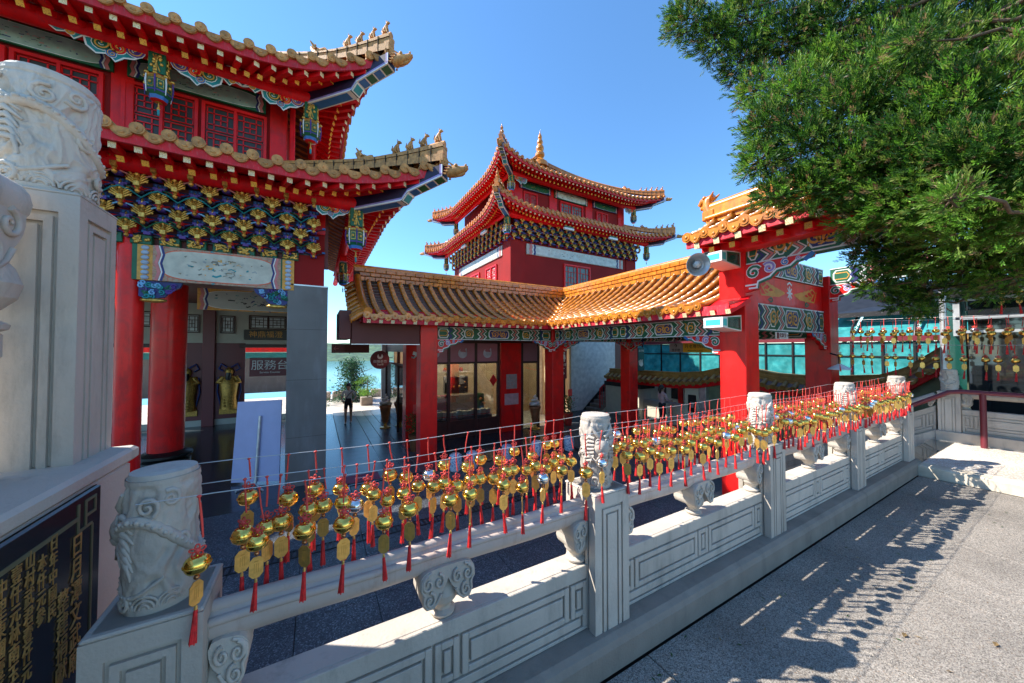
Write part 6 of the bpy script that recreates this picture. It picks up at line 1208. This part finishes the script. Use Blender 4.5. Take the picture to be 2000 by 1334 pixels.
# house fronts seen through the hall's far doorways
e = thing('far_pavilion', 'distant pavilion with orange roof and painted beams seen through the hall doorway', 'pavilion', (-6, 30, ZC)); 
for (x0, x1) in ((-13, -7.6), (-7.4, -.5)):
    m = MB(); m.bbox(x0, x1, 30, 30.5, ZC, 1.35, .02); m.build('wall', m_grey, e); m = MB(); m.box(x0, x1, 29.9, 30, 1.0, 1.4); m.build('beam', m_teal, e); m = MB(); m.add([(x0, 29.2, 1.75), (x1, 29.2, 1.75), (x1, 31, 2.9), (x0, 31, 2.9)], [(0,1,2,3)]); m.box(x0, x1, 29.25, 29.32, 1.45, 1.75, 1); rf = m.build('roof', [m_pan, m_red], e)
    for i in range(int((x1-x0)/.32)): mm = MB(); mm.tube([(x0+.16+.32*i, 29.2, 1.82), (x0+.16+.32*i, 31, 2.97)], .09, 6); mm.build('barrel_tile_row', m_tile, rf)
# ------------------------------------------------------------------ wind-chime bells on wires
def cord_mesh(l):
    m = MB(); m.tube([(0,0,0), (.002,.001,-l*.5), (0,0,-l)], .0026, 5); m.tube([(.003,0,-l*.15), (.004,.0,-l*.6), (.002,0,-l)], .002, 5); m.ell((0,0,.002), .0065, .0065, .006, 6, 5); return m.mesh('cord', m_cord)
def knot_mesh():
    m = MB()
    for i in range(5):
        a = 2*PI*i/5+.3; c = V((.012*math.cos(a), 0, .010*math.sin(a))); u = V((math.cos(a), .25, math.sin(a))).normalized(); w_ = V((-math.sin(a), .3, math.cos(a))).normalized()
        m.tube([c+u*.010*math.cos(t)+w_*.006*math.sin(t) for t in [2*PI*j/10 for j in range(11)]], .0024, 4, 0, False)
    m.ell((0,0,0), .009, .009, .009, 6, 5); return m.mesh('knot', m_cord)
def bell_mesh(seed):
    """squat brass bell with eight flat staves and a rolled rim"""
    m = MB(); pr = [(.004, .0275), (.012, .027), (.022, .0245), (.0295, .019), (.034, .0105), (.0355, 0), (.034, -.0105), (.0295, -.019), (.022, -.0245), (.012, -.027), (.002, -.0275)]
    n = 20; rows = []
    for r_, z in pr:
        row = []
        for k in range(n+1):
            a = 2*PI*k/n; q = r_*(1.0 if k % 4 < 2 else .97); row.append((q*math.cos(a), q*math.sin(a), z))
        rows.append(row)
    m.grid(rows, 0, True, True); m.tube([(.0358*math.cos(t), .0358*math.sin(t), 0) for t in [2*PI*j/24 for j in range(25)]], .0018, 5, 0, False)
    m.tube([(0,0,.022), (0,0,.03)], .004, 6); return m.mesh('bell', m_bell if not seed else m_silver)
def tag_mesh():
    m = MB(); w_, h_ = .0215, .038; P = [(-w_, h_*.62), (-w_*.45, h_), (w_*.45, h_), (w_, h_*.62), (w_, -h_*.62), (w_*.45, -h_), (-w_*.45, -h_), (-w_, -h_*.62)]; m.prism(P, (0,-.001,0), X_, Z_, Y_*.002, 0)
    for i in range(3): m.box(-.001-.006+.006*i, .001-.006+.006*i, -.0013, -.001, -.018, .014, 1)
    m.box(-.006, .006, -.0013, -.001, .02, .024, 1); return m.mesh('tag', [m_plaque, m_ochre])
def tassel_mesh():
    m = MB(); m.lathe([(.003, .012), (.005, .008), (.005, 0), (.004, -.002)], (0,0,0), 8, 1); m.lathe([(.004, 0), (.006, -.006), (.0065, -.04), (.0085, -.085), (.0095, -.1), (.004, -.1)], (0,0,0), 8, 0)
    for i in range(5): a = i*1.256; m.tube([(.004*math.cos(a), .004*math.sin(a), -.01), (.0095*math.cos(a), .0095*math.sin(a), -.104)], .0018, 4, 0)
    return m.mesh('tassel', [m_tassel, m_plaque])
bead_m = MB(); bead_m.ell((0,0,0), .0085, .0085, .0085, 8, 6); bead_me = bead_m.mesh('bead', [M('copper_bead', (.55, .24, .1), .25, metal=.8)]); 
knot_me, bell_me, bell_me2, tag_me, tas_me = knot_mesh(), bell_mesh(0), bell_mesh(1), tag_mesh(), tassel_mesh(); cords = {l: cord_mesh(l) for l in (.10, .12, .14, .16)}
def chime(loc, l, sc, label, group, yaw, swing=0.):
    t0 = -l; t = ('wind_chime', [('cord', cords[l], (0,0,0), []), ('knot', knot_me, (0,0,t0-.012), []), ('bell', bell_me if rb.random() < .91 else bell_me2, (0,0,t0-.055), []), ('bead', bead_me, (0,0,t0-.096), []), ('tag', tag_me, (0,0,t0-.146), []), ('tassel', tas_me, (0,0,t0-.198), [])])
    e = copies(t, loc, (swing, random.uniform(-.03, .03), yaw), sc, None, label, 'wind chime', group)
    e.children[2].scale = (1.06, 1.06, .84); e.children[4].rotation_euler = (0, 0, random.uniform(-.9, .9)); e.children[2].rotation_euler = (random.uniform(-.12, .12), random.uniform(-.12, .12), random.uniform(0, 3)); e.children[5].rotation_euler = (random.uniform(-.08, .08), random.uniform(-.08, .08), 0); return e
rb = random.Random(11)
ORD = ['first', 'second', 'third', 'fourth', 'fifth', 'sixth', 'seventh', 'eighth', 'ninth', 'tenth', 'eleventh', 'twelfth', 'thirteenth', 'fourteenth', 'fifteenth', 'sixteenth', 'seventeenth', 'eighteenth', 'nineteenth', 'twentieth', 'twenty-first', 'twenty-second', 'twenty-third', 'twenty-fourth', 'twenty-fifth', 'twenty-sixth', 'twenty-seventh', 'twenty-eighth', 'twenty-ninth', 'thirtieth', 'thirty-first', 'thirty-second']
LINES = [('front', 1.335, 1.222, .03), ('middle', 1.5, 1.205, .035), ('back', 1.61, 1.245, .03)]
NB = {('front', 0): 14, ('middle', 0): 25, ('back', 0): 16, ('front', 1): 18, ('middle', 1): 26, ('back', 1): 16, ('front', 2): 24, ('middle', 2): 26, ('back', 2): 16, ('front', 3): 26, ('middle', 3): 26, ('back', 3): 14}
POSTW = ['leftmost', 'second', 'middle', 'fourth', 'rightmost']; rb = random.Random(11)
for nm_, y0, z0, sag in LINES:
    m = MB(); pts = []
    for i in range(4):
        xa, xb = BX[i], BX[i+1]
        for k in range(12): t = k/12; pts.append((xa+(xb-xa)*t, y0+.003*math.sin(k*2.1), z0-sag*4*t*(1-t)*.5+.003*math.sin(i*5+k)))
    pts.append((BX[4]+.12, y0, z0)); pts = [(BX[0]-(.02 if nm_ == 'front' else .1), y0, z0)]+pts[1:]
    m.tube(pts, .0016, 5); tag(m.build('chime_wire', m_wire), {'front': 'wire strung along the front of the carved drums', 'middle': 'wire strung through the middle of the carved drums', 'back': 'wire strung along the back of the carved drums'}[nm_], 'wire', 'wires of the balustrade')
    for i in range(4):
        xa, xb = BX[i], BX[i+1]; n = NB[(nm_, i)]; lo, hi = (.03 if nm_ == 'front' else .09), (.99 if nm_ == 'front' else .93)
        for k in range(n):
            t = lo+(hi-lo)*(k+rb.uniform(.28, .72))/n; z = z0-sag*4*t*(1-t)*.5
            lab = 'brass bell chime with red tassel, %s from the %s carved post on the %s wire' % (ORD[k], POSTW[i], nm_)
            chime((xa+(xb-xa)*t, y0+rb.uniform(-.004, .004), z-.002), rb.choice([.10, .10, .12, .14]) if nm_ != 'front' else rb.choice([.12, .14, .14, .16]), rb.uniform(.84, .98), lab, 'brass bell chimes on the balustrade', rb.uniform(-.5, .5))
# rows of far chimes strung under the tree in front of the dark building
far_rows = [(9.6, 2.9, -2.2, 1.62, 'lowest'), (9.7, 2.75, -2.2, 2.12, 'second'), (9.3, 2.4, -2.2, 2.05, 'second inner'), (9.0, .9, -2.2, 2.62, 'top')]
for (X0, ya, yb, z, wd) in far_rows:
    m = MB(); m.tube([(X0, ya-(ya-yb)*k/20, z+.14-.05*math.sin(PI*k/20)) for k in range(21)], .004, 4); tag(m.build('chime_wire', m_wire), 'far wire of the %s row of chimes under the tree' % wd, 'wire', 'far wires under the tree')
    n = min(32, int((ya-yb)/.15))
    for k in range(n):
        y = ya-(k+.5+rb.uniform(-.2, .2))*(ya-yb)/n; chime((X0, y, z+.13-.05*math.sin(PI*(k+.5)/n)), .12, 1.35, 'small far brass chime, %s from the left on the %s wire under the tree' % (ORD[k] if k < 32 else 'number %d' % (k+1), wd), 'far brass chimes under the tree', rb.uniform(1., 2.))
# ------------------------------------------------------------------ the juniper on the right
tree = thing('juniper_tree', 'large green juniper tree filling the upper right', 'tree', (7.9, -1.0, .12))
rt = random.Random(5)
m = MB(); m.tube([(8.1, -1.0, .1), (8.0, -.9, 1.2), (7.8, -.7, 2.4), (7.5, -.5, 3.6), (7.3, -.5, 5.2), (7.2, -.5, 6.8)], [.34, .26, .23, .2, .15, .06], 14); m.build('trunk', m_bark, tree)
F_ = V((math.sin(YAW), math.cos(YAW), 0)); R_v = V((math.cos(YAW), -math.sin(YAW), 0))
# clumps of foliage round the trunk: bearing, height angle and distance from the terrace walk, then radius
CL = []
def clump(px, py, k, r_):
    px += 14
    d = F_+R_v*((px-1000)/667.)+V((0,0,(682-py)/667.)); CL.append((V((0,0,1.65))+d*k, r_*.93))
for c in ((1330, 20, 5.6, .36), (1390, 55, 5.5, .36), (1450, 20, 5.4, .45), (1440, 110, 5.4, .34), (1530, 60, 5.2, .5), (1470, 165, 5.2, .3), (1620, 30, 5.0, .55), (1720, 60, 4.8, .55), (1830, 30, 4.6, .55), (1940, 50, 4.4, .5), (2040, 40, 4.3, .5),
          (1490, 240, 4.6, .34), (1472, 310, 4.6, .26), (1500, 375, 4.5, .22), (1540, 180, 4.6, .38), (1560, 280, 4.4, .42), (1560, 365, 4.4, .32), (1640, 210, 4.3, .46), (1650, 330, 4.2, .46), (1675, 410, 4.2, .3), (1740, 160, 4.1, .48), (1760, 280, 3.9, .48), (1760, 390, 3.9, .44), (1850, 200, 3.7, .45), (1870, 310, 3.5, .42), (1880, 420, 3.6, .42), (1970, 150, 3.6, .45), (1990, 280, 3.3, .42), (2000, 400, 3.4, .42), (2090, 220, 3.4, .45), (2100, 380, 3.4, .45),
          (1685, 490, 4.9, .24), (1700, 555, 5.0, .22), (1745, 500, 4.7, .32), (1755, 580, 5.0, .24), (1800, 490, 4.5, .4), (1810, 560, 4.8, .28), (1890, 510, 4.4, .38), (1960, 500, 4.2, .38), (1930, 565, 5.2, .24), (2050, 510, 4.2, .42), (1790, 605, 5.4, .16),
          (1600, 120, 4.9, .4), (1700, 110, 4.6, .4), (1830, 110, 4.3, .42), (1900, 90, 4.2, .4), (1850, 385, 3.0, .16), (1790, 60, 3.6, .2)): clump(*c)
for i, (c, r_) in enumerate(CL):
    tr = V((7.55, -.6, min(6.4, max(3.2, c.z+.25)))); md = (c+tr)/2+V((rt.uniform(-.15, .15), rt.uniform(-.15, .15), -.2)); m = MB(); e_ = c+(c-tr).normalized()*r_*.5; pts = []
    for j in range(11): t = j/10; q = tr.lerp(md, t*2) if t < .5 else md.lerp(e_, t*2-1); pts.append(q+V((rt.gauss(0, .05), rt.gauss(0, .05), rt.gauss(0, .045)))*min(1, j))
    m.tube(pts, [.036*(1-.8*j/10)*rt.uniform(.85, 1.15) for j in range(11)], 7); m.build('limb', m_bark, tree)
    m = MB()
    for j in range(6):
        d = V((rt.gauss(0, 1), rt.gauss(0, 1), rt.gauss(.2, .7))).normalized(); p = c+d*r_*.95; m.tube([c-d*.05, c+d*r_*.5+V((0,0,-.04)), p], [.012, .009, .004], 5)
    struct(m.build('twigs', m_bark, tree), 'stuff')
rg_ = np.random.default_rng(4)
def sprays(cs, per, mats, nm2, nb=8, lo=.25):
    """shaggy brushes of scale leaves: each spray is a stem direction with narrow blades fanned along it"""
    VV = []; MI = []
    for (c, r_) in cs:
        n = int(per*r_**2); c = np.array(c)
        d = rg_.normal(size=(n, 3)); d /= np.linalg.norm(d, axis=1)[:, None]
        lump = 1+.4*np.sin(d[:, 0]*6+c[0]*3)*np.cos(d[:, 1]*7+c[2]*2)+.18*np.sin(d[:, 2]*9+c[1]*5)
        P = c+d*(r_*(lo+(1-lo)*rg_.random(n)**.55)*lump)[:, None]
        ax = d*.9+np.array([-.35, .25, .4])+rg_.normal(size=(n, 3))*.32; ax /= np.linalg.norm(ax, axis=1)[:, None]
        L = .05+.075*rg_.random(n)**1.3; u = np.cross(ax, rg_.normal(size=(n, 3))); u /= np.linalg.norm(u, axis=1)[:, None]; w_ = np.cross(ax, u)
        pick = rg_.random(n); lit = c[2] < 3.1 and c[0] < 6.3; cb = .8 if lit else .2+.5*rg_.random(); base_m = np.where(pick < .07, 2, np.where(pick < cb, 1, np.where(pick < cb+(.2 if lit else .12), 3, 0)))  # lower left lobe gets more bright and yellow sprays: sunlight painted into the colour
        for b in range(nb):
            t = b/nb; an = (b*2.4+rg_.random(n)*1.2)[:, None]; o = u*np.cos(an)+w_*np.sin(an); ba = P+ax*(L*t*.9)[:, None]; tip = ba+(ax*.85+o*(.5*(1-.5*t)))*(L*.62)[:, None]; s_ = np.cross(ax, o)*(L*.062)[:, None]; md = (ba*.45+tip*.55)+o*(L*.05)[:, None]
            VV.append(np.stack([ba, md+s_*1.1, tip, md-s_*1.1], 1).reshape(-1, 3)); MI.append(base_m)
    v = np.concatenate(VV).astype(np.float32); mi = np.concatenate(MI).astype(np.int32); nf = len(mi)
    me = bpy.data.meshes.new(nm2); me.vertices.add(len(v)); me.vertices.foreach_set('co', v.ravel()); me.loops.add(nf*4); me.loops.foreach_set('vertex_index', np.arange(nf*4, dtype=np.int32)); me.polygons.add(nf); me.polygons.foreach_set('loop_start', np.arange(0, nf*4, 4, dtype=np.int32)); 
    for q in mats: me.materials.append(q)
    me.polygons.foreach_set('material_index', mi); me.update(calc_edges=True); return obj(nm2, me, tree)
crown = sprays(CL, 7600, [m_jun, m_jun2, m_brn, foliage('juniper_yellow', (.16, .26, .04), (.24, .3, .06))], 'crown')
# dark hedge-like trees far behind on the right, beyond the building
for i, (x, y, h) in enumerate(((17, 1.0, 5.5), (19, -1.5, 6.5), (16.5, -3, 6), (20, 3.5, 4.2))): fol_tree('far_tree', ['leafy tree behind the dark building on the right', 'tall leafy tree far behind the dark building', 'dense leafy tree at the right edge behind the building', 'small leafy tree behind the turquoise windows'][i], x, y, ZC, h+1.45, 2.0, m_leaf, 1, 3000, 0, False, 20+i)
# fallen leaves on the terrace
for i, (x, y) in enumerate(((3.3, .35), (2.95, .62), (3.9, .2))):
    m = MB(); m.add([(x-.02, y, .006), (x, y-.012, .012), (x+.028, y, .007), (x, y+.013, .014)], [(0,1,2,3)]); tag(m.build('fallen_leaf', m_brn), ['brown fallen leaf near the middle of the sunlit terrace', 'brown fallen leaf close to the shadow edge on the terrace', 'brown fallen leaf farthest from the balustrade on the terrace'][i], 'leaf')

m = MB(); rl_ = random.Random(8)
for i in range(170):
    x = rl_.uniform(.6, 6.8); y = 1.27-abs(rl_.gauss(0, .35)) if i % 3 else rl_.uniform(-.6, 1.2); a = rl_.uniform(0, 6.28); l = rl_.uniform(.006, .02); c, s_ = math.cos(a)*l, math.sin(a)*l
    m.add([(x-c, y-s_, .004), (x+s_*.25, y-c*.25, .007), (x+c, y+s_, .004), (x-s_*.25, y+c*.25, .006)], [(0,1,2,3)], i % 2)
lt = m.build('leaf_litter', [m_brn, m_jun]); lt['kind'] = 'stuff'; lt['label'] = 'scattered dry needles and leaf bits on the terrace'
